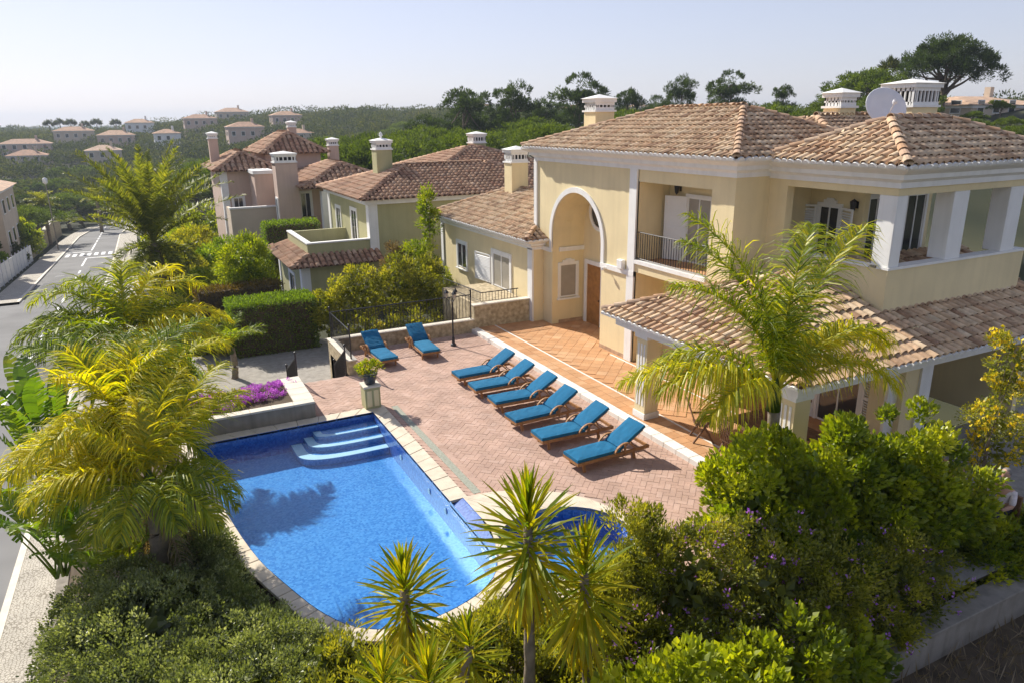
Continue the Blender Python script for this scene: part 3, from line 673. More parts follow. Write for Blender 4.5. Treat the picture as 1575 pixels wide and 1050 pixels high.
def window(parent, axis, pos, u0, u1, z0, z1, sgn=-1, frame=.09, pane='glass', mull=True, sill=True, arched=False, name='window'):
    """window on plane x=pos (axis 'x') or y=pos ('y'); sgn = outward direction"""
    def bx(mb, a, c, z0, z1, d0, d1):
        p0, p1 = sorted((pos+sgn*d0, pos+sgn*d1))
        return mb.box(p0, p1, a, c, z0, z1) if axis == 'x' else mb.box(a, c, p0, p1, z0, z1)
    m = MB()
    bx(m, u0-frame, u0, z0-frame*.4, z1+frame, -.02, .05); bx(m, u1, u1+frame, z0-frame*.4, z1+frame, -.02, .05); bx(m, u0, u1, z1, z1+frame, -.02, .0495)
    if arched: bx(m, u0+.12, u1-.12, z1+frame, z1+frame+.08, -.02, .045); bx(m, (u0+u1)/2-.12, (u0+u1)/2+.12, z1+frame+.08, z1+frame+.13, -.02, .04)
    wf = m.build(name, 'white', parent)
    bx(MB(), u0, u1, z0, z1, -.02, .012).build('pane', pane, wf)
    m = MB(); t = .045
    bx(m, u0, u0+t, z0, z1, .0, .03); bx(m, u1-t, u1, z0, z1, 0, .03); bx(m, u0+t, u1-t, z1-t, z1, 0, .03); bx(m, u0+t, u1-t, z0, z0+t, 0, .03)
    if mull: bx(m, (u0+u1)/2-t/2, (u0+u1)/2+t/2, z0+t, z1-t, 0, .028)
    m.build('sash', 'timberw', wf)
    if sill: bx(MB(), u0-frame-.04, u1+frame+.04, z0-.1, z0-frame*.41, -.02, .10).build('sill', 'white', wf)
    return wf
def shutter(parent, hinge, ang, wd, z0, z1, louv=True):
    """leaf hinged at (x,y), standing open along direction ang (radians from +X)"""
    dx, dy = math.cos(ang), math.sin(ang); a = Vector((hinge[0], hinge[1], 0)); zc = (z0+z1)/2
    m = MB(); up = (0, 0, 1); t = .035; z = Vector((0, 0, 1)); d = Vector((dx, dy, 0))
    for s in (0.03, wd-.03): m.beam(a+d*s+z*z0, a+d*s+z*z1, t, .06, up=(dx, dy, 0))
    for zz in (z0+.03, zc, z1-.03): m.beam(a+d*.06+z*zz, a+d*(wd-.06)+z*zz, t, .06)
    so_ = m.build('shutter', 'timberw', parent); n = d.cross(z)
    m = MB()
    if louv:
        k = int((z1-z0)/.07)
        for i in range(k):
            zz = z0+.07+i*(z1-z0-.14)/k; m.beam(a+d*.06+z*zz, a+d*(wd-.06)+z*zz, .012, .06, up=(z*.8+n*.6))
    else: m.beam(a+d*.06+z*zc, a+d*(wd-.06)+z*zc, .018, z1-z0-.1)
    m.build('louvres', 'timberw', so_); return so_
def lantern(parent, p, out):
    o = Vector(out); p = Vector(p); c = p+o*.16
    m = MB().beam(p, p+o*.02, .08, .18).tube([p+Vector((0, 0, .08)), c+Vector((0, 0, .16)), c+Vector((0, 0, .12))], .012, 5)
    m.lathe([(.02, .15), (.085, .10), (.09, .085), (.06, -.12), (.03, -.15), (.0, -.19)], c, 6)
    return m.build('wall_lantern', 'iron', parent)

# recess window, door, round window
window(villa, 'y', ay1, 14.18, 14.95, 1.15, 2.45, -1, .08, pane='curtain', mull=False, arched=True)
b = MB().box(15.17, 15.26, 22.2, 22.36, .1, 2.62).box(15.17, 15.26, 23.32, 23.48, .1, 2.62).box(15.17, 15.26, 22.36, 23.32, 2.46, 2.62)
df = b.build('door_frame', 'white', villa); box('door', 'door', df, 15.21, 15.255, 22.36, 23.32, .12, 2.46)
MB().lathe([(0, 0), (.03, .01), (.03, .05), (0, .06)], (15.19, 22.48, 1.1), 8).build('handle', 'iron', df)
ring = [(22.55+.72*math.cos(t), 4.5+.72*math.sin(t)) for t in np.linspace(0, 2*math.pi, 28, False)]; rin = [(22.55+.58*math.cos(t), 4.5+.58*math.sin(t)) for t in np.linspace(0, 2*math.pi, 28, False)]
b = MB()
for i in range(28): j = (i+1) % 28; b.prismx([ring[i], ring[j], rin[j], rin[i]], 15.19, 15.26)
rw = b.build('round_window', 'white', villa); MB().prismx(rin, 15.23, 15.255).build('pane', 'glass', rw)
box('alarm_box', 'white', villa, FX-.16, FX, 18.98, 19.28, 3.12, 3.42, bevel=.02)
m = MB().lathe([(.05, -.05), (.06, 0), (.05, .05)], (FX-.2, 20.0, 2.98), 8).tube([(FX, 20.0, 3.0), (FX-.2, 20, 3.0)], .02); m.build('security_camera', 'white', villa)

# balcony recess between the pilaster and the pier
b = MB(); b.box(FX+.3, 15.1, 18.47, 18.67, 3.46, 6.32).box(FX+.3, 15.1, 18.47, 18.67, .1, 3.1)      # side wall (faces camera)
b.box(15.1, 15.3, 14.3, 18.67, 0, 6.6); b.build('wall', 'yellow', villa)
b = MB().box(FX, 15.1, 15.19, 18.466, 3.12, 3.40); b.build('balcony_slab', 'yellow', villa)
box('balcony_edge', 'white', villa, FX-.06, FX+.12, 15.19, 18.46, 3.40, 3.52); box('balcony_floor', 'terra', villa, FX+.12, 15.1, 15.19, 18.466, 3.40, 3.47)
railing('balcony_railing', '', [(FX+.02, 18.44, 3.5), (FX+.02, 15.2, 3.5)], 0, .9, villa, sp=.115, posts=False)
window(villa, 'x', 15.1, 16.5, 17.55, 3.5, 5.5, -1, .09, pane='curtain', sill=False)
shutter(villa, (15.06, 17.6), R(112), .74, 3.5, 5.5, False); shutter(villa, (15.06, 16.45), R(-105), .6, 3.5, 5.5, False)
lantern(villa, (15.1, 17.95, 5.72), (-1, 0, 0))
box('niche_panel', 'curtain', villa, 15.06, 15.1, 16.4, 17.6, 1.3, 2.45); window(villa, 'x', 15.1, 16.5, 17.6, 1.2, 2.35, -1, .1, pane='curtain', arched=True)
box('beam', 'yellow', villa, FX+.02, FX+.3, 15.19, 18.47, 5.95, 6.33)
# pier
b = MB().box(FX, 15.1, 14.31, 15.18, .1, 6.34); b.build('pier', 'yellow', villa)
# far/back body
b = MB().box(15.45, 19.2, 14.4, 24.98, 0, 6.5).box(FX+.3, 15.45, 23.95, 24.98, 0, 6.33); b.build('wall', 'yellow', villa)
# main cornice (stepped), eave at 6.82
def cornice(parent, pts, z0, prof, mat='white', close=False):
    """sweep stepped profile [(out, z)] along plan polyline pts; outward = left of travel"""
    P = [Vector(p) for p in pts]; n = len(P); rows = []
    for i in range(n):
        d1 = (P[i]-P[i-1]).normalized() if i else (P[1]-P[0]).normalized(); d2 = (P[i+1]-P[i]).normalized() if i < n-1 else d1
        n1 = Vector((-d1.y, d1.x)); n2 = Vector((-d2.y, d2.x)); m = (n1+n2); m = m*(2/m.dot(m))
        rows.append([(P[i].x+m.x*o, P[i].y+m.y*o, z0+z) for o, z in prof])
    k = len(prof); b = MB(); b.add([v for r in rows for v in r], [(i*k+j, i*k+(j+1) % k, (i+1)*k+(j+1) % k, (i+1)*k+j) for i in range(n-1) for j in range(k)]+[tuple(range(k)), tuple(range((n-1)*k, n*k))])
    return b.build('cornice', mat, parent)
prof = [(-.15, 0), (.05, 0), (.05, .12), (.16, .2), (.2, .2), (.2, .3), (.40, .40), (.44, .44), (.44, .50), (-.15, .50)]
cornice(villa, [(15.05, 14.31), (FX, 14.31), (FX, 25.0), (19.2, 25.0)], 6.32, prof)
cornice(villa, [(20.4, 10.55), (15.05, 10.55), (15.05, 14.3)], 6.27, prof)

# loggia volume on the near right corner
b = MB().box(15.05, 15.3, 13.7, 14.31, 3.0, 6.75).box(15.05, 15.3, 10.56, 13.7, 3.0, 4.42).box(15.3, 20.4, 10.56, 10.81, 3.0, 4.42).box(15.05, 15.3, 10.56, 13.698, 6.1, 6.3).box(15.3, 20.4, 10.56, 10.81, 6.1, 6.3)
b.box(16.65, 16.85, 12.6, 14.4, 3.4, 6.3).box(16.85, 20.3, 13.2, 13.4, 3.4, 6.3).box(15.3, 16.65, 14.31, 14.45, 3.4, 6.3); b.build('loggia_wall', 'yellow', villa)
box('loggia_floor', 'terra', villa, 15.3, 20.4, 10.81, 14.31, 3.2, 3.5); box('loggia_ceiling', 'white', villa, 15.06, 20.39, 10.57, 14.3, 6.3, 6.36)
MB().box(15.02, 15.32, 11.06, 13.72, 4.42, 4.47).box(15.02, 20.43, 10.53, 10.84, 4.42, 4.48).build('parapet_cap', 'white', villa)
for x0 in (15.06, 17.1, 19.35): 
    c = box('loggia_column', 'white', villa, x0, x0+(.36 if x0 < 16 else .58), 10.57, 10.57+.46, 4.48, 6.1, bevel=.01)
window(villa, 'x', 16.65, 13.3, 13.95, 3.6, 5.5, -1, .08, sill=False, arched=True); shutter(villa, (16.6, 14.02), R(110), .45, 3.6, 5.5); shutter(villa, (16.6, 13.24), R(-110), .55, 3.6, 5.5)
lantern(villa, (15.3, 14.31, 5.5), (0, -1, 0)); lantern(villa, (16.65, 12.8, 5.6), (-1, 0, 0))
window(villa, 'y', 13.2, 17.6, 18.3, 3.55, 5.7, -1, .09, sill=False); window(villa, 'y', 13.2, 19.2, 20.0, 3.55, 5.7, -1, .09, sill=False)
# ground floor under the loggia
b = MB().box(15.3, 15.5, 9.9, 14.3, 0, 3.2).box(15.0, 16.5, 10.1, 10.55, -.2, 3.2).box(16.5, 20.4, 12.6, 12.8, -.2, 3.3).box(20.2, 20.4, 10.0, 12.6, -.2, 3.3); b.build('ground_floor_wall', 'yellow', villa)
for x0 in (14.96, 16.12): box('pilaster', 'white', villa, x0, x0+.42, 10.04, 10.12, -.15, 2.7)
window(villa, 'x', 15.3, 11.0, 12.2, .15, 2.2, -1, .09, sill=False); shutter(villa, (15.26, 12.3), R(100), .6, .15, 2.2); shutter(villa, (15.26, 10.9), R(-100), .6, .15, 2.2)
window(villa, 'x', 15.1, 15.4, 16.1, .15, 2.2, -1, .08, sill=False); shutter(villa, (15.06, 16.2), R(96), .5, .15, 2.2)
# veranda
for (px, py) in ((11.2, 14.28), (11.2, 9.45)):
    MB().box(px, px+.44, py, py+.44, .13, 2.42).build('veranda_pillar', 'yellow', villa)
    box('pillar_moulding', 'white', villa, px-.04, px+.48, py-.04, py+.48, 2.34, 2.46); box('pillar_base', 'white', villa, px-.03, px+.47, py-.03, py+.47, .13, .3)
    for i in range(3): box('pillar_flute', 'white', villa, px-.012, px, py+.07+i*.12, py+.13+i*.12, .5, 2.2)
b = MB().box(11.12, 11.4, 9.35, 15.6, 2.46, 2.74).box(11.4, 20.6, 9.35, 9.62, 2.46, 2.74).box(11.4, 13.86, 15.32, 15.6, 2.46, 2.74); b.build('veranda_beam', 'white', villa)
box('veranda_ceiling', 'white', villa, 11.4, 15.0, 9.62, 15.3, 2.70, 2.76)

# ------------------------------------------------------------------ villa roofs
zE = 6.83
f1, h1 = hip4(13.40, 19.6, 13.9, 25.3, zE, (16.5, 17.0, 8.09), (16.5, 20.6, 8.09))
f2, h2 = hip4(14.60, 20.85, 10.12, 14.25, 6.78, (16.62, 12.18, 7.71), (18.8, 12.18, 7.71))
f3, h3 = hip4(17.5, 27.0, 13.9, 20.2, 6.8, (19.6, 17.0, 7.80), (24.4, 17.0, 7.80))
zw = 3.42
f4 = [[(12.9, 24.0, zw), (12.9, 34.25, zw), (16.0, 31.15, 4.72), (16.0, 24.0, 4.72)], [(12.9, 34.25, zw), (19.1, 34.25, zw), (16.0, 31.15, 4.72)], [(19.1, 34.25, zw), (19.1, 24, zw), (16.0, 24, 4.72), (16, 31.15, 4.72)]]
h4 = [((12.9, 34.25, zw), (16.0, 31.15, 4.72)), ((16.0, 25.1, 4.72), (16.0, 31.15, 4.72)), ((12.9, 24.0, zw), (13.8, 24.9, 3.82))]
f4[0] = [(12.9, 24.0, zw), (12.9, 34.25, zw), (16.0, 31.15, 4.72), (16.0, 27.1, 4.72)]; f4.append([(16.0, 24.0, zw), (12.9, 24.0, zw), (16.0, 27.1, 4.72)])
# the small near hip of the wing lies in front of the facade line only
f4[-1] = [(13.84, 24.0, zw), (12.9, 24.0, zw), (13.84, 24.94, 3.81)]
h4[2] = ((12.9, 24.0, zw), (13.84, 24.94, 3.81))
ze = 2.78
f5 = [[(10.9, 9.1, ze), (10.9, 15.9, ze), (14.3, 12.5, 4.15)], [(21.0, 9.1, ze), (10.9, 9.1, ze), (14.3, 12.5, 4.15), (21.0, 12.5, 4.15)], [(10.9, 15.9, ze), (13.86, 15.9, ze), (13.86, 12.94, 3.97)]]
h5 = [((10.9, 9.1, ze), (14.3, 12.5, 4.15)), ((10.9, 15.9, ze), (13.7, 13.1, 3.91)), ((14.3, 12.5, 4.15), (15.1, 12.5, 4.15))]
roof(villa, f1+f2+f3+f4+f5, 'tile', ind=296, hips=h1+h2+h3+h4+h5)
# soffits
MB().poly([(13.41, 13.91, zE-.02), (19.59, 13.91, zE-.02), (19.59, 25.29, zE-.02), (13.41, 25.29, zE-.02)]).build('soffit', 'white', villa)
MB().poly([(14.61, 10.13, 6.765), (20.84, 10.13, 6.765), (20.84, 14.24, 6.765), (14.61, 14.24, 6.765)]).build('soffit', 'white', villa)
MB().poly([(10.95, 9.15, 2.765), (21, 9.15, 2.765), (21, 15.85, 2.765), (10.95, 15.85, 2.765)]).build('soffit', 'white', villa)

# wing
WX = 13.4
b = MB().box(WX, WX+.3, 24.42, 33.9, -1.3, 3.1).box(WX, 18.6, 33.6, 33.895, -1.3, 3.1).box(WX+.3, FX+.2, 24.42, 24.6, 0, 3.1); b.build('wing_wall', 'yellow', villa)
box('pilaster', 'white', villa, WX-.06, WX+.02, 24.40, 24.78, .1, 3.02); box('pilaster', 'white', villa, WX-.06, WX+.02, 33.66, 33.94, -1.2, 3.02)
cornice(villa, [(FX, 24.44), (WX, 24.44), (WX, 33.9), (18.6, 33.9)], 2.98, [(-.1, 0), (.06, 0), (.06, .1), (.2, .18), (.2, .25), (.42, .36), (.46, .40), (.46, .44), (-.1, .44)])
window(villa, 'x', WX, 30.9, 31.9, 1.1, 2.25, -1, .14, arched=False)
window(villa, 'x', WX, 26.4, 28.0, .92, 2.35, -1, .16, pane='curtain', sill=False); shutter(villa, (WX-.05, 28.2), R(96), 1.35, .95, 2.2)

# chimneys
def chimney(parent, cx, cy, wx, wy, z0, zb, zt, wallmat='yellow', slots=5):
    st = box('chimney', wallmat, parent, cx-wx/2, cx+wx/2, cy-wy/2, cy+wy/2, z0, zb)
    e = .06; b = MB().box(cx-wx/2-e, cx+wx/2+e, cy-wy/2-e, cy+wy/2+e, zb, zb+.07)
    b.box(cx-wx/2-e, cx+wx/2+e, cy-wy/2-e, cy+wy/2+e, zt-.3, zt-.16)
    b.add([(cx-wx/2-e*2, cy-wy/2-e*2, zt-.16), (cx+wx/2+e*2, cy-wy/2-e*2, zt-.16), (cx+wx/2+e*2, cy+wy/2+e*2, zt-.16), (cx-wx/2-e*2, cy+wy/2+e*2, zt-.16), (cx, cy, zt)], [(0, 1, 4), (1, 2, 4), (2, 3, 4), (3, 0, 4), (3, 2, 1, 0)])
    z1, z2 = zb+.07, zt-.3; t = .05
    for axis in (0, 1):
        L = wx if axis == 0 else wy; n = slots
        for s in (-1, 1):
            for i in range(n+1):
                u = -L/2+L*i/n; wd = (L/n*.28) if 0 < i < n else L/n*.5
                if axis == 0: y = cy+s*(wy/2-t/2); b.box(cx+max(-L/2, u-wd/2*2 if i == n else u-wd/2), cx+min(L/2, u+wd/2*2 if i == 0 else u+wd/2), y-t/2, y+t/2, z1, z2)
                else: x = cx+s*(wx/2-t/2+.001); b.box(x-t/2, x+t/2, cy+max(-L/2, u-wd/2*2 if i == n else u-wd/2), cy+min(L/2, u+wd/2*2 if i == 0 else u+wd/2), z1, z2)
    b.box(cx-wx/2, cx+wx/2, cy-wy/2-.001, cy-wy/2+t, z2-.1, z2); b.box(cx-wx/2, cx+wx/2, cy-wy/2-.001, cy-wy/2+t, z1, z1+.1)
    b.box(cx-wx/2-.001, cx-wx/2+t, cy-wy/2+t, cy+wy/2, z2-.1, z2); b.box(cx-wx/2-.001, cx-wx/2+t, cy-wy/2+t, cy+wy/2, z1, z1+.1)
    b.build('chimney_cap', 'white', st); box('flue', 'dark', st, cx-wx/2+.12, cx+wx/2-.12, cy-wy/2+.12, cy+wy/2-.12, zb+.01, z2)
chimney(villa, 15.9, 30.6, .85, .75, 4.0, 5.92, 6.68)
chimney(villa, 16.3, 24.4, .85, .8, 6.6, 8.07, 8.72)
chimney(villa, 20.9, 17.2, .72, .66, 7.0, 8.07, 8.70)
chimney(villa, 23.4, 16.5, 1.3, 1.15, 6.9, 8.07, 8.98, slots=7)
# satellite dish
dish = T('satellite_dish', 'round pale grey satellite dish on the villa roof', 'satellite dish', (18.3, 13.6, 7.0))
prof_ = [(0.02, 0), (.2, .012), (.38, .045), (.55, .10), (.56, .11)]
m = MB().lathe(prof_+[(.545, .115), (.37, .06), (.2, .03), (.0, .02)], k=24); me = m.mesh('reflector', 'greymetal', smooth=True); o = link('reflector', me, dish, (-.05, 0, 1.0)); o.rotation_euler = (R(62), 0, R(-24))
MB().tube([(18.3, 13.6, 7.0), (18.3, 13.66, 7.95)], .035).build('mast', 'greymetal', dish)
ax = Matrix.Rotation(R(-24), 3, 'Z') @ Matrix.Rotation(R(62), 3, 'X') @ Vector((0, 0, 1))
c0 = Vector((18.25, 13.6, 8.0)); MB().tube([c0+Vector((0, 0, -.5)), c0+ax*.55+Vector((0, 0, -.12))], .014).lathe([(.05, -.05), (.06, 0), (.04, .06)], c0+ax*.55+Vector((0, 0, -.1)), 8).build('feed_arm', 'greymetal', dish)

# ------------------------------------------------------------------ sun loungers
def make_lounger():
    t = T('sun_lounger', 'x', 'sun lounger', (0, 0, 0), 'teak loungers with blue cushions')
    for s in (-1, 1):
        MB().box(0, 2.08, s*.30-.022, s*.30+.022, .20, .28).build('side_rail', 'teak', t, bevel=.005)
        for x in (.18, 1.62):
            MB().beam((x, s*.275, .21), (x+(.03 if x < 1 else .05), s*.275, 0), .045, .06, (1, 0, 0)).build('leg', 'teak', t)
        m = MB(); pts = [(1.02+.62*u, s*.335, .29+.21*math.sin(math.pi*min(1, u*1.05))**.7) for u in np.linspace(0, 1, 9)]
        for a, c in zip(pts, pts[1:]): m.beam(a, c, .05, .03)
        m.beam((1.33, s*.335, .2), (1.33, s*.335, .49), .03, .045, (1, 0, 0)); m.build('armrest', 'teak', t)
    m = MB().box(0, .045, -.277, .277, .205, .275).box(2.03, 2.075, -.277, .277, .205, .275); m.build('end_rail', 'teak', t)
    for i in range(14): box('slat', 'teak', t, .08+i*.083, .14+i*.083, -.277, .277, .262, .283)
    h = Vector((1.22, 0, .29)); up = Vector((math.cos(R(31)), 0, math.sin(R(31))))
    m = MB(); 
    for s in (-1, 1): m.beam(h+Vector((0, s*.25, 0)), h+up*.80+Vector((0, s*.25, 0)), .04, .045)
    for i in range(8): p = h+up*(.08+i*.1); m.beam(p+Vector((0, -.24, .01)), p+Vector((0, .24, .01)), .06, .02, up)
    m.build('backrest_frame', 'teak', t)
    MB().tube([h+up*.5, (1.8, 0, .24)], .016).tube([(1.8, -.28, .24), (1.8, .28, .24)], .014).build('prop', 'teak', t)
    def cushion(name, p0, d, L, nx=10, ny=6, th=.075):
        n = Vector((0, 1, 0)).cross(d) * -1; V = []; F = []
        for side in (1, 0):
            for i in range(nx+1):
                for j in range(ny+1):
                    u, v = i/nx, j/ny; ed = min(u*nx, (1-u)*nx, v*ny, (1-v)*ny, 1.); puff = .018*(1-(1-min(1, ed))**2)+random.uniform(-.006, .006)
                    P = p0+d*(u*L)+Vector((0, (v-.5)*.60, 0))+n*(th*(side)+(puff if side else 0)-.02*(1-side)*0)
                    V.append(P)
        a = (nx+1)*(ny+1); q = lambda i, j: i*(ny+1)+j
        for i in range(nx):
            for j in range(ny): F.append((q(i, j), q(i+1, j), q(i+1, j+1), q(i, j+1))); F.append((a+q(i, j+1), a+q(i+1, j+1), a+q(i+1, j), a+q(i, j)))
        for i in range(nx):
            for j in (0, ny): F.append((q(i, j), q(i+1, j), a+q(i+1, j), a+q(i, j)))
        for j in range(ny):
            for i in (0, nx): F.append((q(i, j), q(i, j+1), a+q(i, j+1), a+q(i, j)))
        return MB().add(V, F).build(name, 'cushion', t, smooth=False, bevel=0)
    cushion('seat_cushion', Vector((0.0, 0, .285)), Vector((1, 0, 0)), 1.24)
    cushion('back_cushion', Vector((1.235, 0, .325)), up, .84)
    return t
lg = make_lounger()
LS = [((8.1, 12.98, 0), 2, 'blue cushioned lounger nearest the camera, last of the row by the step'),
      ((8.0, 14.42, 0), -1, 'blue cushioned lounger second nearest in the row by the step'),
      ((7.93, 15.72, 0), 2.5, 'blue cushioned lounger third nearest in the row by the step'),
      ((8.05, 17.1, 0), -2, 'blue cushioned lounger fourth nearest in the row by the step'),
      ((8.0, 18.35, 0), -1, 'blue cushioned lounger second from the far end of the row'),
      ((7.98, 19.55, 0), 1, 'blue cushioned lounger at the far end of the row, nearest the lamp'),
      ((6.68, 22.05, 0), 93, 'blue cushioned lounger under the railing beside the potted plant pillar'),
      ((8.2, 22.15, 0), 88, 'blue cushioned lounger under the railing beside the lamp post')]
for i, (p, a, lab) in enumerate(LS):
    if i == 0: lg.location = p; lg.rotation_euler[2] = R(a); lg['label'] = lab
    else: copy_tree(lg, None, p, R(a), label=lab)

# lamp post on the terrace
lp = T('terrace_lamp', 'black iron lamp post with three lanterns on the brick terrace', 'lamp post', (9.48, 23.3, 0))
MB().lathe([(.11, 0), (.11, .05), (.06, .1), (.05, .3), (.032, .34), (.028, 1.0), (.036, 1.02), (.026, 1.06), (.022, 1.75), (.0, 1.8)], (9.48, 23.3, 0), 10).build('post', 'iron', lp)
for k_ in range(3):
    a = R(30+120*k_); d = Vector((math.cos(a), math.sin(a), 0)); c = Vector((9.48, 23.3, 1.68))
    MB().tube([c, c+d*.12+Vector((0, 0, -.03)), c+d*.2+Vector((0, 0, .1))], .012, 5).build('arm', 'iron', lp)
    q = c+d*.2+Vector((0, 0, .1)); q0 = MB().lathe([(.03, 0), (.035, .02), (.085, .17), (.0, .19)], q, 6).build('lantern', 'curtain', lp)
    MB().lathe([(.10, .17), (.09, .2), (.03, .27), (.02, .3), (0, .33)], q, 6).build('lantern_cap', 'iron', q0)

# planter pillar with pot
pp = T('planter_pillar', 'olive rendered pillar with moulding at the pool corner', 'pillar', (5.15, 19.05, 0))
MB().box(4.93, 5.37, 18.83, 19.27, 0, .64).build('shaft', 'greenwall', pp); box('cap', 'cap', pp, 4.9, 5.4, 18.8, 19.3, .64, .70, bevel=.01)
for i in range(2): box('panel_strip', 'yellow', pp, 4.98+i*.2, 5.12+i*.2, 18.815, 18.83, .08, .56)
pt = T('flower_pot', 'dark glazed pot standing on the pool corner pillar', 'pot', (5.15, 19.05, .7))
MB().lathe([(.12, 0), (.15, .03), (.20, .2), (.215, .27), (.235, .28), (.235, .32), (.20, .32), (.19, .26)], (5.15, 19.05, .7), 16).build('pot', 'pot', pt, smooth=True)

# table and chairs on the veranda
def make_chair():
    t = T('garden_chair', 'x', 'chair', (0, 0, 0), 'dark wooden chairs on the veranda')
    for sx in (-1, 1):
        MB().beam((sx*.24, -.22, 0), (sx*.24, .05, .45), .04, .04).build('leg', 'darkwood', t); MB().beam((sx*.24, .28, 0), (sx*.24, -.1, .62), .04, .04).build('leg', 'darkwood', t)
        MB().beam((sx*.26, -.2, .62), (sx*.26, .28, .62), .05, .025).build('armrest', 'darkwood', t)
    for i in range(6): box('seat_slat', 'darkwood', t, -.23, .23, -.22+i*.08, -.16+i*.08, .42, .44)
    for i in range(7): MB().beam((-.2+i*.066, .22, .45), (-.2+i*.066, .42, 1.0), .04, .015, (0, 1, 0)).build('back_slat', 'darkwood', t)
    MB().beam((-.24, .42, 1.02), (.24, .42, 1.02), .03, .06).build('top_rail', 'darkwood', t)
    return t
ch = make_chair()
tb = T('garden_table', 'slatted dark wooden dining table on the veranda behind the palm', 'table', (12.6, 11.2, .13))
for i in range(11): box('slat', 'darkwood', tb, 11.95+i*.12, 12.06+i*.12, 10.3, 12.1, .84, .865)
for x in (12.05, 13.15):
    for y in (10.4, 12.0): box('leg', 'darkwood', tb, x-.035, x+.035, y-.035, y+.035, .13, .84)
MB().box(11.97, 13.24, 10.36, 10.42, .76, .84).box(11.97, 13.24, 11.98, 12.04, .76, .84).build('apron', 'darkwood', tb)
for i, (p, a, lab) in enumerate([((11.75, 12.6, .13), 60, 'dark wooden chair at the far left of the veranda table'), ((11.7, 11.5, .13), 95, 'dark wooden chair pulled out on the pool side of the table'), ((11.75, 10.7, .13), 80, 'dark wooden chair nearest the camera beside the veranda table'), ((13.6, 11.6, .13), -90, 'dark wooden chair behind the veranda table against the house')]):
    if i == 0: ch.location = p; ch.rotation_euler[2] = R(a); ch['label'] = lab
    else: copy_tree(ch, None, p, R(a), label=lab)

# ------------------------------------------------------------------ foliage generators
def unit(v): return v/np.maximum(1e-9, np.linalg.norm(v, axis=-1, keepdims=True))
def leaf_arrays(P, dirs, L, W, fold=.15):
    n = len(P); d = unit(dirs); r = rng.normal(size=(n, 3)); s = unit(np.cross(d, r)); up = np.cross(s, d)
    L = np.broadcast_to(L, n)[:, None]; W = np.broadcast_to(W, n)[:, None]
    V = np.stack([P, P+d*L*.45+s*W*.5+up*W*fold, P+d*L, P+d*L*.45-s*W*.5+up*W*fold], 1).reshape(-1, 3)
    return V, np.arange(4*n).reshape(n, 4)
def leafmesh(name, P, dirs, L, W, tint, mat):
    V, F = leaf_arrays(P, dirs, L, W); return fastmesh(name, V, F, mat, tint)
def clump_points(blobs, nclump, nleaf, cr, upb=.35, shell=(.78, 1.02), lower=-.35):
    """sub-clumps over ellipsoid blobs; returns points, directions, tints (per clump + per leaf jitter)"""
    Ps, Ds, Ts = [], [], []
    vol = np.array([r[0]*r[1]+r[0]*r[2]+r[1]*r[2] for c, r in blobs]); w_ = vol/vol.sum()
    for (c, r), f in zip(blobs, w_):
        k = max(3, int(nclump*f)); d = unit(rng.normal(size=(k*3, 3))); d = d[d[:, 2] > lower][:k]; k = len(d)
        cc = np.array(c)+d*np.array(r)*rng.uniform(*shell, (k, 1))
        m = max(1, int(nleaf*f/k)); q = unit(rng.normal(size=(k, m, 3)))*rng.random((k, m, 1))**.45*cr*rng.uniform(.6, 1.3, (k, 1, 1))
        P = cc[:, None]+q; dd = d[:, None]*.7+unit(q)*.8+np.array([0, 0, upb])+rng.normal(size=(k, m, 3))*.35
        t = np.clip(rng.normal(.45, .18, (k, 1))+rng.normal(0, .14, (k, m)), 0, 1)
        Ps.append(P.reshape(-1, 3)); Ds.append(dd.reshape(-1, 3)); Ts.append(t.ravel())
    return np.concatenate(Ps), np.concatenate(Ds), np.concatenate(Ts)
def stems(root, base, tops, r=.03, mat='bark', name='stem'):
    b = MB()
    for t in tops:
        a = Vector(base); c = Vector(t); m1 = a.lerp(c, .5)+Vector((random.uniform(-.1, .1), random.uniform(-.1, .1), .1))
        b.tube([a, m1, c], [r, r*.7, r*.3], 5, False)
    return b.build(name, mat, root)
def shrub(name, label, cat, base, blobs, nclump, nleaf, cr, L, W, mat, group=None, extra=None, nst=8, upb=.35, stemr=.03, shell=(.78, 1.02)):
    root = T(name, label, cat, base, group); o = np.array(base)
    P, Dd, t = clump_points(blobs, nclump, nleaf, cr, upb, shell)
    link('foliage', leafmesh('foliage', P-o, Dd, L*rng.uniform(.7, 1.25, len(P)), W*rng.uniform(.7, 1.2, len(P)), t, mat), root)
    m_in = max(40, nleaf//14); Q = []
    for c, r in blobs:
        d = unit(rng.normal(size=(m_in//len(blobs), 3)))*rng.random((m_in//len(blobs), 1))**.4*.64; Q.append(np.array(c)+d*np.array(r))
    Q = np.concatenate(Q); rm = float(np.mean([min(r) for c, r in blobs]))
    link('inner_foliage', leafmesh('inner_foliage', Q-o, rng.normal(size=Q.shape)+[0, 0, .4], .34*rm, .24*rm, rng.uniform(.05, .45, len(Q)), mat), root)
    tops = [tuple(np.array(c)+unit(rng.normal(size=3))*np.array(r)*.7) for c, r in blobs for _ in range(max(1, nst//len(blobs)))]
    stems(root, base, tops, stemr)
    if extra:
        nm, n, sz, em = extra
        idx = rng.choice(len(P), n); c = P[idx]+unit(Dd[idx])*.05
        k = 5; pp = np.repeat(c, k, 0)+rng.normal(size=(n*k, 3))*sz*.5; dr = rng.normal(size=(n*k, 3))+np.array([0, 0, .6])
        link(nm, leafmesh(nm, pp-o, dr, sz, sz*.8, rng.random(n*k), em), root)['kind'] = 'stuff'
    return root
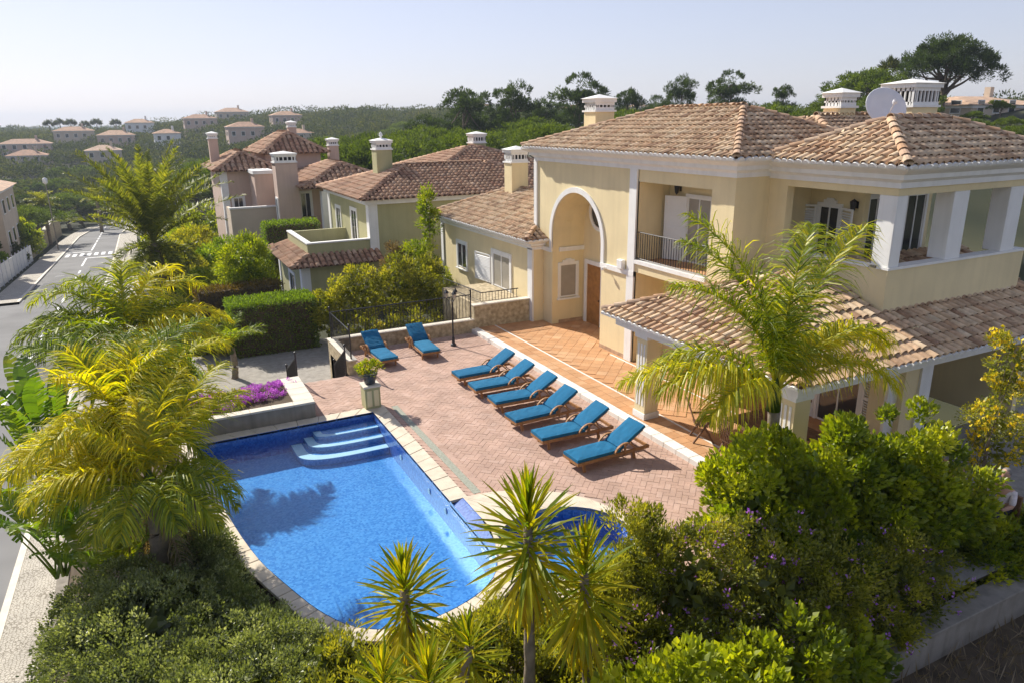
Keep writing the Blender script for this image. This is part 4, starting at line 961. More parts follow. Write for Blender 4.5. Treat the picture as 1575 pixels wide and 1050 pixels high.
def boxhedge(name, label, x0, x1, y0, y1, z0, z1, n, L, W, mat, cat='hedge', group=None, top_mat=None):
    root = T(name, label, cat, ((x0+x1)/2, (y0+y1)/2, z0), group); o = np.array(root.location)
    c = np.array([(x0+x1)/2, (y0+y1)/2, (z0+z1)/2]); h = np.array([x1-x0, y1-y0, z1-z0])/2
    p = rng.uniform(-1, 1, (n, 3)); ar = np.array([h[1]*h[2], h[0]*h[2], h[0]*h[1]]); ax_ = rng.choice(3, n, p=ar/ar.sum())
    sg = np.where(rng.random(n) < .5, -1, 1); sg = np.where(ax_ == 2, 1, sg); p[np.arange(n), ax_] = sg*rng.uniform(.86, 1.03, n)
    P = c+p*h+rng.normal(size=(n, 3))*.03; nrm = np.zeros((n, 3)); nrm[np.arange(n), ax_] = sg
    link('foliage', leafmesh('foliage', P-o, nrm+rng.normal(size=(n, 3))*.7+[0, 0, .3], L*rng.uniform(.7, 1.3, n), W, np.clip(rng.normal(.45, .2, n), 0, 1), mat), root)
    box('inner_branches', 'soil', root, x0+.12, x1-.12, y0+.12, y1-.12, z0, z1-.14)
    return root

def palm_frond(name, L, el0, droop, leaflet, n=46, hang=1.0, mat='l_queen', tint=(.3, .7), wid=.034, side=0., petiole=.14, seg=3, vang=.3, ruff=.5):
    """frond along +X rising at el0 (deg), bending down by droop (deg)"""
    ns = 16; t = np.linspace(0, 1, ns+1); el = np.radians(el0-droop*t**1.25); az = np.radians(side*t**1.5)
    step = np.stack([np.cos(el)*np.cos(az), np.cos(el)*np.sin(az), np.sin(el)], 1); pts = np.concatenate([[[0, 0, 0]], np.cumsum((step[1:]+step[:-1])/2*L/ns, 0)])
    V = []; F4 = []; F3 = []; tn4 = []; tn3 = []
    for sgn in (-1, 1):
        tt = petiole+(1-petiole)*(np.arange(n)+rng.random(n)*.7)/n
        for q in tt:
            i = min(ns-1, int(q*ns)); f = q*ns-i; p = pts[i]*(1-f)+pts[i+1]*f; d = unit(step[i]); s = unit(np.cross(d, [0, 0, 1]))*sgn; up = np.cross(s, d)*sgn
            ll = leaflet*(math.sin(math.pi*min(1, (q-petiole)/(1-petiole)*.82+.16))**.6)*random.uniform(.75, 1.1)
            v = s*1.0+d*(.45+.75*q)+up*(vang+random.gauss(0, ruff)); v = unit(v); w_ = wid*random.uniform(.75, 1.15)
            sd = unit(np.cross(v, up)+rng.normal(size=3)*.3); base = len(V); a = p.copy(); tv = np.clip(random.gauss((tint[0]+tint[1])/2, (tint[1]-tint[0])/2), 0, 1)
            for k in range(seg):
                ww = w_*(1, .95, .7, .4)[k] if seg > 2 else w_*(1, .7)[k]
                V += [a-sd*ww/2, a+sd*ww/2]; a = a+v*ll/seg; v = unit(v+np.array([0, 0, -hang*random.uniform(.35, .65)]))
            V.append(a)
            for k in range(seg-1): F4.append((base+2*k, base+2*k+1, base+2*k+3, base+2*k+2)); tn4.append(tv)
            F3.append((base+2*seg-2, base+2*seg-1, base+2*seg)); tn3.append(tv)
    # rachis
    nb = len(V); rr = np.linspace(.028, .006, ns+1)
    for i, p in enumerate(pts):
        d = unit(step[i]); s = unit(np.cross(d, [0, 0, 1])); u = np.cross(s, d)
        for a_ in range(4): V.append(p+(s*math.cos(a_*math.pi/2)+u*math.sin(a_*math.pi/2))*rr[i])
    for i in range(ns):
        for a_ in range(4): F4.append((nb+4*i+a_, nb+4*i+(a_+1) % 4, nb+4*i+4+(a_+1) % 4, nb+4*i+4+a_)); tn4.append(.75)
    return fastmesh(name, np.array(V), [np.array(F4), np.array(F3)], mat, tn4+tn3)
def palm(name, label, base, crown, fronds, trunk_r=(.16, .11), cat='palm tree', group=None, mat='l_queen', lean=0, shaft=True, dead=0, wid=.034, n=46):
    """fronds: list of (azimuth deg clockwise from +Y, length, el0, droop, leaflet, hang, tint, side)"""
    root = T(name, label, cat, base, group); B = Vector(base); C = Vector(crown)
    b = MB(); K = 14; pts = []; rs = []
    for i in range(K+1):
        t = i/K; p = B.lerp(C, t)+Vector((math.sin(t*3)*.06, 0, 0)); pts.append(p); rs.append((trunk_r[0]*(1-t)+trunk_r[1]*t)*(1.06 if i % 2 else .97)*(1.25 if i == 0 else 1))
    b.tube(pts, rs, 9); b.build('trunk', 'palmbark', root, smooth=True)
    if shaft: MB().tube([C-Vector((0, 0, .25)), C+Vector((0, 0, .05)), C+Vector((0, 0, .35))], [trunk_r[1]*1.25, trunk_r[1]*1.1, .03], 8).build('crown_shaft', 'l_queen', root, smooth=True)
    for (az, L, el0, dr, lf, hang, tint, side) in fronds:
        me = palm_frond('frond', L, el0, dr, lf, n, hang, mat, tint, wid, side)
        o = link('frond', me, root, C-B+Vector((0, 0, .08))); o.rotation_euler = (random.uniform(-.05, .05), 0, R(90-az))
    for k in range(dead):
        me = palm_frond('dry_frond', random.uniform(1.2, 1.7), -45, 45, .45, 26, 1.4, 'l_dead', (.2, .8), .02)
        o = link('dry_frond', me, root, C-B-Vector((0, 0, .2))); o.rotation_euler = (0, 0, R(k*360/dead+random.uniform(-30, 30)))
    return root

def blade_leaf(name, L, W, stalk, bend, mat='l_banana', tint=.4, torn=.4, el=75, seg=16, vfold=.5):
    """banana-like leaf rising from the origin along +X / up; torn into side strips"""
    V = []; F = []; tn = []; p = np.zeros(3); e = math.radians(el); k = stalk; n = 6
    pth = [p.copy()]
    for i in range(n): e2 = e-math.radians(bend)*.15*i/n; p = p+np.array([math.cos(e2), 0, math.sin(e2)])*stalk/n; pth.append(p.copy())
    pb = len(V); 
    for i, q in enumerate(pth):
        r = .028*(1-.5*i/n)
        for a in range(4): V.append(q+np.array([-math.sin(e)*math.cos(a*math.pi/2), math.sin(a*math.pi/2), math.cos(e)*math.cos(a*math.pi/2)])*r)
    for i in range(n):
        for a in range(4): F.append((pb+4*i+a, pb+4*i+(a+1) % 4, pb+4*i+4+(a+1) % 4, pb+4*i+4+a)); tn.append(.6)
    mid = [p.copy()]; els = []
    for i in range(seg):
        t = i/seg; ee = e-math.radians(bend)*(.15+.85*t**1.3); els.append(ee); p = p+np.array([math.cos(ee), 0, math.sin(ee)])*L/seg; mid.append(p.copy())
    els.append(els[-1])
    wp = lambda t: W/2*(math.sin(math.pi*min(1, .06+t*.97))**.55)
    for sg in (-1, 1):
        droop = 0.
        for i in range(seg):
            if random.random() < torn: droop = random.uniform(-.1, .5)
            t0, t1 = i/seg, (i+1)/seg-(.012 if random.random() < torn*1.5 else 0)
            for (ta, tb) in ((t0, t1),):
                a = mid[i]; c = mid[i]+(mid[i+1]-mid[i])*(tb-ta)*seg; up = np.array([-math.sin(els[i]), 0, math.cos(els[i])])
                oa = np.array([0, sg, 0])*math.cos(vfold-droop*.5)+up*math.sin(vfold-droop); oa = oa+np.array([math.cos(els[i]), 0, math.sin(els[i])])*.25
                b0 = len(V); V += [a, c, c+oa*wp(t1)*.55+up*0, a+oa*wp(t0)*.55]; V += [c+oa*wp(t1)+up*-.03-np.array([0, 0, .04*droop]), a+oa*wp(t0)-up*.03-np.array([0, 0, .04*droop])]
                F += [(b0, b0+1, b0+2, b0+3), (b0+3, b0+2, b0+4, b0+5)]; tv = float(np.clip(tint+random.gauss(0, .09), 0, 1)); tn += [tv, tv]
    return fastmesh(name, np.array(V), np.array(F), mat, tn)
def bananas(name, label, base, leaves, group=None, cat='plant'):
    root = T(name, label, cat, base, group)
    for (az, L, W, stalk, bend, el, tint) in leaves:
        o = link('leaf', blade_leaf('leaf', L, W, stalk, bend, tint=tint, el=el), root, (random.uniform(-.1, .1), random.uniform(-.1, .1), 0)); o.rotation_euler = (0, 0, R(90-az))
    return root

gp = rng.uniform((4, 1.5), (20, 5.7), (9000, 2)); gz_ = np.interp(gp[:, 1], [-2, 3, 5.76], [-1.6, -1.2, -1.0])
setp(link('verge_grass', leafmesh('verge_grass', np.column_stack([gp, gz_]), rng.normal(size=(9000, 3))*.6+[0, 0, 1], rng.uniform(.1, .45, 9000), .02, rng.random(9000), 'l_dead')), 'dry dark grass on the verge below the boundary wall', 'grass', kind='stuff')
# yuccas -------------------------------------------------------------
def yucca_leaf(L, W, bend, tint):
    V = []; F = []; n = 5
    for i in range(n+1):
        t = i/n; e = -math.radians(bend)*t*t*.6; x = L*t*math.cos(e); z = L*t*math.sin(e); w_ = W*(.55+.9*t-.35*t*t)*(1-t**4)*.9+.002
        V += [(x, -w_/2, z+w_*.22), (x, 0, z), (x, w_/2, z+w_*.22)]
    for i in range(n): F += [(3*i, 3*i+3, 3*i+4, 3*i+1), (3*i+1, 3*i+4, 3*i+5, 3*i+2)]
    return fastmesh('leaf', np.array(V), np.array(F), 'l_yucca', [tint]*len(F))
YL = [yucca_leaf(.66, .058, b_, t_) for b_ in (4, 16) for t_ in (.25, .5, .75)]+[yucca_leaf(.62, .045, 30, .95)]
def yucca(label, base, heads, name='yucca'):
    root = T(name, label, 'yucca', base, 'yuccas in front of the pool')
    for (c, s, n) in heads:
        B = Vector(base); C = Vector(c); m_ = B.lerp(C, .5)+Vector((random.uniform(-.05, .05), 0, 0))
        b = MB(); K = 16; pts = []; rs = []
        for i in range(K+1): t = i/K; p = B.lerp(m_, t*2) if t < .5 else m_.lerp(C, t*2-1); pts.append(p); rs.append((.085-.03*t)*(1.05 if i % 2 else .95))
        b.tube(pts, rs, 8); b.build('trunk', 'palmbark', root, smooth=True)
        for i in range(n):
            t = (i+.5)/n; el = 88-166*t**.95; az = i*137.5+random.uniform(-8, 8); el += random.uniform(-7, 7)
            lm = YL[6] if el < -42 and random.random() < .5 else YL[random.choice((0, 1, 2, 3, 4, 5)) if el > -10 else random.choice((2, 5, 4))]
            o = link('leaf', lm, root, C-B+Vector((0, 0, s*(.18-.85*t)))); sc_ = s*random.uniform(.85, 1.1)*(1.0 if el < 50 else .8); o.scale = (sc_, sc_, sc_)
            o.rotation_euler = (random.uniform(-.3, .3), -R(el), R(az))
    return root
yucca('tall single-trunked yucca right of centre in front of the spa', (3.30, 6.2, -.22), [((3.33, 6.2, 3.50), 1.12, 185)])
yucca('broad yucca just right of the tall one', (4.05, 6.0, -.22), [((3.95, 6.0, 2.82), 1.08, 175)])
yucca('yucca standing alone against the near edge of the pool', (2.25, 7.2, -.22), [((2.18, 7.2, 2.44), 1.0, 165)])
yucca('low yucca with three heads at the bottom edge', (2.0, 6.0, -.22), [((1.53, 6.0, 2.28), .78, 110), ((1.95, 5.8, 2.30), .85, 115), ((2.56, 6.15, 2.25), .72, 105)])

# queen palms --------------------------------------------------------
Yl = (.55, .95); Md = (.3, .65); Gr = (.1, .4)
def fan(n, a0, a1, L, el, dr, lf, hang, tint):
    return [(a0+(a1-a0)*(i+random.uniform(-.3, .3))/max(1, n-1), L*random.uniform(.85, 1.12), el+random.uniform(-8, 8), dr+random.uniform(-10, 10), lf*random.uniform(.9, 1.1), hang*random.uniform(.85, 1.2), tint, random.uniform(-14, 14)) for i in range(n)]
palm('queen_palm', 'queen palm with stout trunk beside the pool edge, behind the clipped shrub', (-.62, 13.0, -.22), (-.50, 13.0, 1.72),
     [(50, 3.0, 60, 66, .78, 1.0, Yl, 18), (62, 2.7, 48, 62, .76, 1.1, Yl, 22), (22, 2.5, 70, 70, .75, 1.0, Yl, -10)]+fan(4, 75, 150, 1.75, 22, 95, .66, 1.5, Md)+fan(4, 165, 250, 1.7, 30, 95, .66, 1.4, Md)+fan(6, -100, -10, 2.4, 45, 85, .76, 1.3, Yl)+fan(3, -90, 60, 1.7, 72, 60, .6, 1.0, Yl), (.19, .15), group='queen palms along the pavement', dead=4, wid=.027, n=96)
palm('queen_palm', 'middle queen palm with wide yellow fronds beside the banana leaves', (-.95, 15.0, -.3), (-.9, 14.8, 2.4),
     [(60, 2.9, 45, 65, .8, 1.1, Yl, 10), (85, 2.4, 25, 70, .75, 1.2, Yl, 0)]+fan(3, 100, 160, 2.0, 22, 85, .72, 1.4, Md)+fan(6, -160, -70, 2.3, 8, 60, .8, 1.3, Yl)+fan(5, -40, 60, 2.6, 60, 70, .8, 1.0, Gr)+fan(3, 170, 210, 1.9, 35, 95, .7, 1.4, Yl)+fan(4, -120, 120, 1.9, 75, 60, .7, .9, Yl), (.15, .12), group='queen palms along the pavement', dead=4, wid=.028, n=92)
palm('queen_palm', 'far queen palm arching over the pavement near the road', (-.9, 20.2, -.22), (-.72, 20.0, 2.6),
     [(60, 3.0, 62, 100, .85, 1.2, Yl, 15), (85, 2.8, 38, 88, .85, 1.4, Yl, 10), (40, 3.0, 70, 95, .85, 1.1, Yl, 10), (105, 2.6, 22, 75, .8, 1.4, Yl, 0), (5, 2.9, 76, 90, .85, 1.0, Md, 0), (-35, 2.9, 72, 105, .85, 1.2, Md, -10), (-62, 3.1, 66, 112, .85, 1.2, Md, -15)]+fan(5, -150, -80, 2.5, 45, 95, .82, 1.3, Gr)+fan(4, 115, 200, 2.2, 28, 88, .78, 1.4, Yl)+fan(4, -60, 60, 2.2, 55, 80, .8, 1.1, Gr), (.14, .11), group='queen palms along the pavement', wid=.034, n=92)
palm('queen_palm', 'queen palm in front of the veranda with drooping yellow fronds', (9.4, 8.35, -.2), (9.3, 8.3, 3.2),
     [(-50, 3.6, 88, 62, 1.00, 1.1, (.25, .65), -20), (-20, 3.3, 85, 72, 0.94, 1.2, (.2, .6), 12), (-70, 3.0, 80, 80, 0.94, 1.2, (.2, .6), 0), (82, 3.9, 78, 72, 1.00, 1.5, (.25, .7), 8), (66, 3.6, 82, 70, 0.97, 1.3, (.25, .65), 10), (94, 3.0, 50, 95, 0.94, 1.8, Yl, 10), (112, 2.5, 42, 98, 0.89, 2.0, Yl, 0), (100, 2.9, 60, 105, 0.89, 1.8, (.4, .85), 5), (-70, 2.9, 34, 62, 0.94, 2.2, Yl, 0), (-80, 2.5, 44, 85, 0.92, 2.0, Yl, 0), (-100, 2.0, 40, 95, 0.83, 1.9, Yl, 0), (40, 2.1, 76, 75, 0.78, 1.2, (.2, .5), 0), (-55, 2.3, 55, 95, 0.83, 1.5, (.3, .7), 0), (80, 2.2, 56, 100, 0.83, 1.7, (.4, .8), 15)], (.13, .10), n=125, wid=.026)
# strelitzias / bananas
def bl_set(n, a0, a1, L, W, st, be, el, ti):
    return [(a0+(a1-a0)*i/max(1, n-1)+random.uniform(-12, 12), L*random.uniform(.85, 1.15), W*random.uniform(.9, 1.15), st*random.uniform(.8, 1.2), be*random.uniform(.6, 1.4), el+random.uniform(-8, 8), min(1, max(0, random.gauss(ti, .18)))) for i in range(n)]
bananas('giant_strelitzia', 'giant strelitzia with tall torn leaves at the left edge by the road', (-2.5, 17.3, -.9), bl_set(13, -170, 170, 1.5, .52, 2.5, 30, 80, .3)+bl_set(6, -150, 150, 1.2, .55, 1.2, 60, 68, .3))
bananas('giant_strelitzia', 'lower strelitzia leaves below the palms at the left edge', (-2.45, 15.4, -.9), bl_set(15, -170, 170, 1.15, .5, 1.1, 58, 70, .3))
bananas('banana_plant', 'small banana plant with bright yellow-green leaves behind the clipped shrub', (-1.15, 13.5, -.3), bl_set(10, -170, 170, .9, .42, .45, 50, 72, .65))
bananas('banana_plant', 'single bright torn banana leaf leaning beside the palm trunk', (-.3, 12.95, -.1), [(70, .8, .46, .3, 25, 72, .95), (120, .5, .3, .25, 60, 60, .6)])
bananas('banana_plant', 'low banana leaves under the middle queen palm', (-1.7, 14.2, -.7), bl_set(10, -170, 170, .95, .42, .6, 55, 70, .5))

# foreground shrubs --------------------------------------------------
shrub('clipped_shrub', 'big rounded grey-green clipped shrub in the bottom left corner', 'shrub', (-.9, 10.6, -.6), [((-.85, 10.7, -.6), (1.7, 2.2, 1.7)), ((.35, 9.3, -.6), (1.35, 1.5, 1.65)), ((-1.2, 12.2, -.6), (1.3, 1.4, 1.3)), ((.1, 8.3, -.4), (1.8, 1.4, 1.6)), ((-.75, 9.2, -.5), (1.45, 1.5, 1.55)), ((.75, 10.35, -.5), (.75, 1.1, .95)), ((1.1, 9.2, -.4), (1.0, 1.0, 1.15)), ((.42, 11.5, -.35), (.55, .95, .8))], 1900, 130000, .15, .052, .032, 'l_clip', nst=16, shell=(.90, 1.0))
shrub('clipped_shrub', 'small dark clipped shrub tucked between the palm trunk and the pool coping', 'shrub', (.1, 13.1, -.3), [((.12, 13.1, -.1), (.55, .85, .95)), ((.3, 12.1, -.3), (.5, .7, .7))], 260, 20000, .15, .055, .034, 'l_clip', shell=(.88, 1.0))
shrub('leafy_shrub', 'large bright green leafy shrub in front of the veranda', 'shrub', (10.2, 7.6, -.2), [((8.7, 7.9, 1.0), (1.05, .8, 1.45)), ((10.0, 7.7, 1.0), (1.15, .9, 1.6)), ((11.3, 7.5, 1.0), (1.2, .9, 1.6)), ((12.4, 7.25, .65), (1.1, .8, 1.45)), ((9.6, 7.2, .4), (1.2, .8, 1.2)), ((13.2, 6.8, -.5), (.6, .6, .7))], 300, 46000, .25, .115, .08, 'l_bright', nst=26, shell=(.6, 1.25))
shrub('flowering_shrub', 'olive-green shrub with small purple flowers below the leafy shrub', 'shrub', (7.6, 6.7, -.3), [((6.4, 7.0, .9), (1.05, .75, 1.25)), ((7.6, 6.7, .7), (1.2, .75, 1.25)), ((8.9, 6.5, .3), (1.2, .7, 1.15)), ((10.2, 6.5, .1), (1.1, .65, 1.0)), ((6.8, 6.3, 0.2), (1.3, .7, 1.0)), ((5.4, 6.6, .5), (.9, .6, 1.0)), ((11.3, 6.6, -.1), (.9, .6, .8)), ((8.6, 6.05, -.2), (1.1, .45, .6)), ((10.0, 6.1, -.3), (1.0, .45, .55)), ((7.2, 5.95, -.2), (1.0, .45, .7))], 420, 62000, .22, .068, .038, 'l_olive', shell=(.6, 1.2), extra=('flowers', 600, .05, 'f_purple'), nst=24)
shrub('upright_shrub', 'slim upright yellow-green shrub beside the spa coping', 'shrub', (5.75, 7.5, -.2), [((5.75, 7.45, 1.0), (.5, .5, 1.35)), ((5.2, 7.2, .7), (.55, .5, 1.15)), ((6.35, 7.6, 1.2), (.4, .4, 1.0))], 150, 20000, .16, .068, .028, 'l_olive', upb=.9, shell=(.5, 1.25))
shrub('broadleaf_shrub', 'low green broad-leaved shrub at the bottom edge below the flowering shrub', 'shrub', (4.9, 5.2, -.3), [((4.4, 5.3, .9), (.9, .5, .9)), ((5.6, 5.4, .6), (.95, .55, .9)), ((3.6, 5.2, .9), (.7, .45, .8)), ((6.8, 5.6, .2), (1.0, .55, .9)), ((8.0, 5.75, -.2), (.9, .5, .7))], 170, 18000, .22, .12, .095, 'l_bright', shell=(.6, 1.25))
shrub('tangled_shrub', 'thin twiggy shrub between the yuccas and the pool', 'shrub', (2.9, 7.8, -.3), [((1.5, 8.5, .4), (.6, .5, .75)), ((3.3, 7.9, .4), (.85, .6, 1.0)), ((4.4, 7.8, .3), (.9, .6, 1.05)), ((2.3, 8.3, .0), (.9, .5, .6)), ((3.0, 6.8, .2), (1.4, .55, .9)), ((1.2, 7.4, .0), (1.0, .7, 1.0)), ((4.6, 7.0, .2), (1.0, .6, 1.0))], 280, 36000, .2, .062, .03, 'l_olive', shell=(.5, 1.3), upb=.7, nst=40, stemr=.012)
shrub('yellow_flowering_shrub', 'straggling shrub with yellow flower clusters at the right edge', 'shrub', (14.2, 7.3, -.2), [((14.75, 7.5, 3.0), (.5, .4, .9)), ((14.6, 7.5, 2.0), (.55, .4, .8)), ((15.0, 7.5, 1.2), (.8, .4, .9)), ((14.2, 7.1, .3), (.6, .4, .6))], 70, 6500, .18, .06, .03, 'l_olive', extra=('flowers', 110, .09, 'f_yel'), nst=12, stemr=.015)
shrub('low_shrub', 'low green shrub at the right edge below the sitting person', 'shrub', (14.0, 6.3, -.4), [((13.6, 6.35, -.4), (.7, .35, .7)), ((14.5, 6.4, -.35), (.8, .4, .75))], 70, 9000, .18, .09, .055, 'l_bright', shell=(.6, 1.2))
fb = T('flower_bed', 'mound of magenta flowers in the planter by the stair railing', 'flowers', (2.2, 20.3, .36))
P, Dd, t_ = clump_points([((1.1, 20.2, .36), (.9, .8, .22)), ((2.3, 20.5, .36), (.8, .6, .2)), ((3.0, 20.95, .36), (.4, .35, .14))], 120, 7000, .12, .9, lower=0)
link('blossom', leafmesh('blossom', P-np.array(fb.location), Dd, .045, .035, t_, 'f_mag'), fb)
P, Dd, t_ = clump_points([((1.1, 20.2, .34), (.9, .8, .2)), ((2.3, 20.5, .34), (.8, .6, .18))], 90, 2500, .1, .7, lower=0)
link('foliage', leafmesh('foliage', P-np.array(fb.location), Dd, .05, .02, t_, 'l_hedge'), fb)
shrub('potted_succulent', 'pale green flowering succulent growing in the dark pot', 'plant', (5.15, 19.05, .98), [((5.15, 19.05, 1.12), (.3, .3, .22))], 40, 900, .1, .09, .035, 'l_bright', upb=.8, extra=('flowers', 40, .04, 'f_yel'), stemr=.01)

# ------------------------------------------------------------------ neighbouring houses
def tile_house_roof(parent, faces, hips, step=(.3, .42), r=.12): return roof(parent, faces, 'tile_red', step=step, hips=hips, r=r, eave_white=False, k=4)
gh = T('green_house', 'olive-green house with red tile roofs beyond the hedge', 'house', (14, 40, -2))
gx, gy = 10.9, 38.0
MB().box(gx, gx+13, gy, gy+9, -2.5, 3.75).box(7.0, gx-.001, gy-.6, gy+6, -2.5, .75).build('wall', 'greenwall', gh)
for (x, y) in ((gx-.06, gy-.06),): box('pilaster', 'white', gh, x, x+.5, y, y+.5, .7, 3.7)
box('pilaster', 'white', gh, gx-.06, gx+.3, gy+8.6, gy+9.06, .7, 3.7); box('pilaster', 'white', gh, 6.94, 7.4, gy-.66, gy-.2, -2.5, .7); box('pilaster', 'white', gh, 6.94, 7.2, gy+5.7, gy+6.05, -2.5, .7)
MB().box(gx-.25, gx+13, gy-.25, gy+9.2, 3.6, 3.85).build('eave_band', 'white', gh)
f, h = hip4(gx-.55, gx+13.6, gy-.55, gy+9.5, 3.86, (gx+3.6, gy+4.4, 5.3), (gx+9, gy+4.4, 5.3)); f2_, h2_ = hip4(16.2, 25.5, gy+4.2, gy+13, 4.7, (20.6, gy+8.6, 6.1), (21.2, gy+8.6, 6.1))
f3_ = [[(6.4, gy-1.1, .72), (6.4, gy+6.6, .72), (7.5, gy+5.5, 1.2), (7.5, gy, 1.2)], [(gx+.4, gy-1.1, .72), (6.4, gy-1.1, .72), (7.5, gy, 1.2), (gx+.4, gy, 1.2)]]
tile_house_roof(gh, f+f2_+f3_, h+h2_+[((6.4, gy-1.1, .72), (7.5, gy, 1.2))])
MB().box(16.6, 25, gy+4.6, gy+12.6, 3, 4.7).build('wall', 'greenwall', gh)
MB().box(7.5, gx, gy, gy+.2, .9, 1.75).box(7.5, 7.7, gy+.2, gy+5.4, .9, 1.75).box(7.7, gx, gy+5.2, gy+5.4, .9, 1.75).build('terrace_parapet', 'greenwall', gh); MB().box(7.46, gx, gy-.04, gy+.24, 1.75, 1.82).box(7.46, 7.74, gy+.24, gy+5.44, 1.75, 1.82).build('parapet_cap', 'white', gh)
box('terrace_floor', 'cap', gh, 7.7, gx, gy+.2, gy+5.2, .8, .98)
window(gh, 'x', gx, gy+2.6, gy+3.7, 1.0, 3.0, -1, .16, sill=False); window(gh, 'x', 7.0, gy+1.6, gy+3.0, -2, -.1, -1, .16, sill=False); window(gh, 'x', gx, gy+6.2, gy+7.2, 1.0, 2.8, -1, .16)
chimney(gh, 13.4, gy+5.2, .95, .95, 4.4, 6.2, 6.9, 'greenwall'); MB().lathe([(.06, 0), (.05, .1), (.12, .16), (.1, .28), (.0, .4)], (13.4, gy+5.2, 6.85), 8).build('finial', 'white', gh)
chimney(gh, 21.6, gy+9.5, .95, .95, 5.4, 6.3, 7.1, 'greenwall')

pk = T('pink_villa', 'pink villa with stacked red roofs and tall chimney, furthest of the row', 'house', (9, 62, -3))
MB().box(5.9, 9.6, 60, 68, -4, 4.3).box(8.9, 10.4, 53.6, 55, -3, 5.0).box(10.1, 17, 54.5, 62, -3, 3.4).box(9.6, 14, 62, 70, -3, 5.4).build('wall', 'pinkwall', pk)
MB().box(7.9, 9.2, 57, 60, -3, 4.2).build('tower', 'pinkwall', pk); box('tower_cap', 'white', pk, 7.8, 9.3, 56.9, 59.98, 4.2, 4.45)
for (x, y) in ((5.84, 59.94),): box('pilaster', 'white', pk, x, x+.5, y, y+.5, -3, 4.3)
box('pilaster', 'white', pk, 11.5, 12.1, 51.6, 52.2, -2, 3.2); MB().box(10.4, 11.5, 53.4, 54.5, -2, 1.2).box(12.1, 14.5, 51.9, 52.1, -2, .5).build('porch_wall', 'pinkwall', pk)
fa, ha = hip4(5.4, 10.2, 59.4, 68.6, 4.3, (7.8, 62, 5.6), (7.8, 66, 5.6)); fb_, hb = hip4(9.2, 14.6, 61.4, 70.6, 5.4, (11.9, 64.2, 7.0), (11.9, 67.8, 7.0)); fc, hc = hip4(10.2, 17.6, 51.4, 62.5, 3.4, (13.9, 55.2, 4.85), (13.9, 58.8, 4.85))
tile_house_roof(pk, fa+fb_+fc, ha+hb+hc, (.42, .55), .16)
window(pk, 'y', 54.5, 10.6, 11.3, .9, 2.9, -1, .15); window(pk, 'y', 54.5, 12.6, 13.6, .9, 2.9, -1, .15); window(pk, 'x', 8.9, 53.9, 54.6, 1, 2.6, -1, .12)
for i in range(2): window(pk, 'y', 60, 6.6+i*1.6, 7.3+i*1.6, .5, 2.3, -1, .15)
chimney(pk, 9.65, 54.3, 1.5, 1.2, 4.9, 5.1, 5.9, 'pinkwall'); chimney(pk, 6.2, 66, .7, .7, 3, 6.6, 7.2, 'pinkwall'); chimney(pk, 15.3, 63, .8, .8, 3, 5.9, 6.6, 'pinkwall'); chimney(pk, 13.2, 69, .7, .7, 5, 7.4, 8.0, 'pinkwall')
MB().box(5.8, 9, 55.6, 55.8, -2, 1.9).box(5.8, 6.0, 55.8, 58, -2, 1.9).build('terrace_parapet', 'beigewall', pk); box('parapet_cap', 'white', pk, 5.75, 9.05, 55.55, 55.85, 1.9, 2.02)
for i in range(14): MB().lathe([(.05, 0), (.09, .15), (.05, .35), (.06, .45)], (6.0+i*.2, 59.3, 1.2), 6).build('baluster', 'white', pk)

def far_house(label, x, y, w_, d_, h_, wall='beigewall', name='far_house', z=None, floors=2, rh=None):
    z0 = float(hz(x, y)) if z is None else z
    r = T(name, label, 'house', (x, y, z0)); box('wall', wall, r, x-w_/2, x+w_/2, y-d_/2, y+d_/2, z0-3, z0+h_)
    rh = rh or min(w_, d_)*.2; e = .5; b = MB()
    if w_ >= d_: r0, r1 = (x-w_/2+d_/2, y, z0+h_+rh), (x+w_/2-d_/2, y, z0+h_+rh)
    else: r0, r1 = (x, y-d_/2+w_/2, z0+h_+rh), (x, y+d_/2-w_/2, z0+h_+rh)
    if r0 == r1: r1 = (r1[0]+.1, r1[1], r1[2])
    F, H = hip4(x-w_/2-e, x+w_/2+e, y-d_/2-e, y+d_/2+e, z0+h_, r0, r1)
    for q in F: b.poly(q)
    rf = b.build('roof', 'tile_red', r); box('eave_band', 'white', r, x-w_/2-.15, x+w_/2+.15, y-d_/2-.15, y+d_/2+.15, z0+h_-.35, z0+h_-.01)
    box('chimney', wall, r, x+w_*.2, x+w_*.2+.8, y-.4, y+.4, z0+h_, z0+h_+rh+1.2)
    for fl_ in range(floors):
        zz = z0+.9+fl_*(h_/floors)
        for k in range(max(1, int(w_/3.2))):
            u = x-w_/2+1.2+k*3.2
            if u+1.1 < x+w_/2: 
                wn = MB().box(u-.12, u+1.22, y-d_/2-.06, y-d_/2, zz-.12, zz+1.5).build('window', 'white', r); box('pane', 'glass', wn, u, u+1.1, y-d_/2-.09, y-d_/2-.05, zz, zz+1.4)
        for k in range(max(1, int(d_/3.6))):
            u = y-d_/2+1.4+k*3.6
            if u+1.1 < y+d_/2:
                s_ = -1 if x > 0 else 1; xx = x+s_*w_/2
                wn = MB().box(min(xx, xx+s_*.06), max(xx, xx+s_*.06), u-.12, u+1.22, zz-.12, zz+1.5).build('window', 'white', r); box('pane', 'glass', wn, min(xx+s_*.05, xx+s_*.09), max(xx+s_*.05, xx+s_*.09), u, u+1.1, zz, zz+1.4)
    return r
far_house('pale house with oval window at the left edge beside the cypress', -19.3, 84, 12, 9, 7.2, 'beigewall', z=-4.7)
far_house('pale house wing just behind the left edge house', -20.5, 103, 14, 12, 7.0, 'beigewall', z=-6.0)
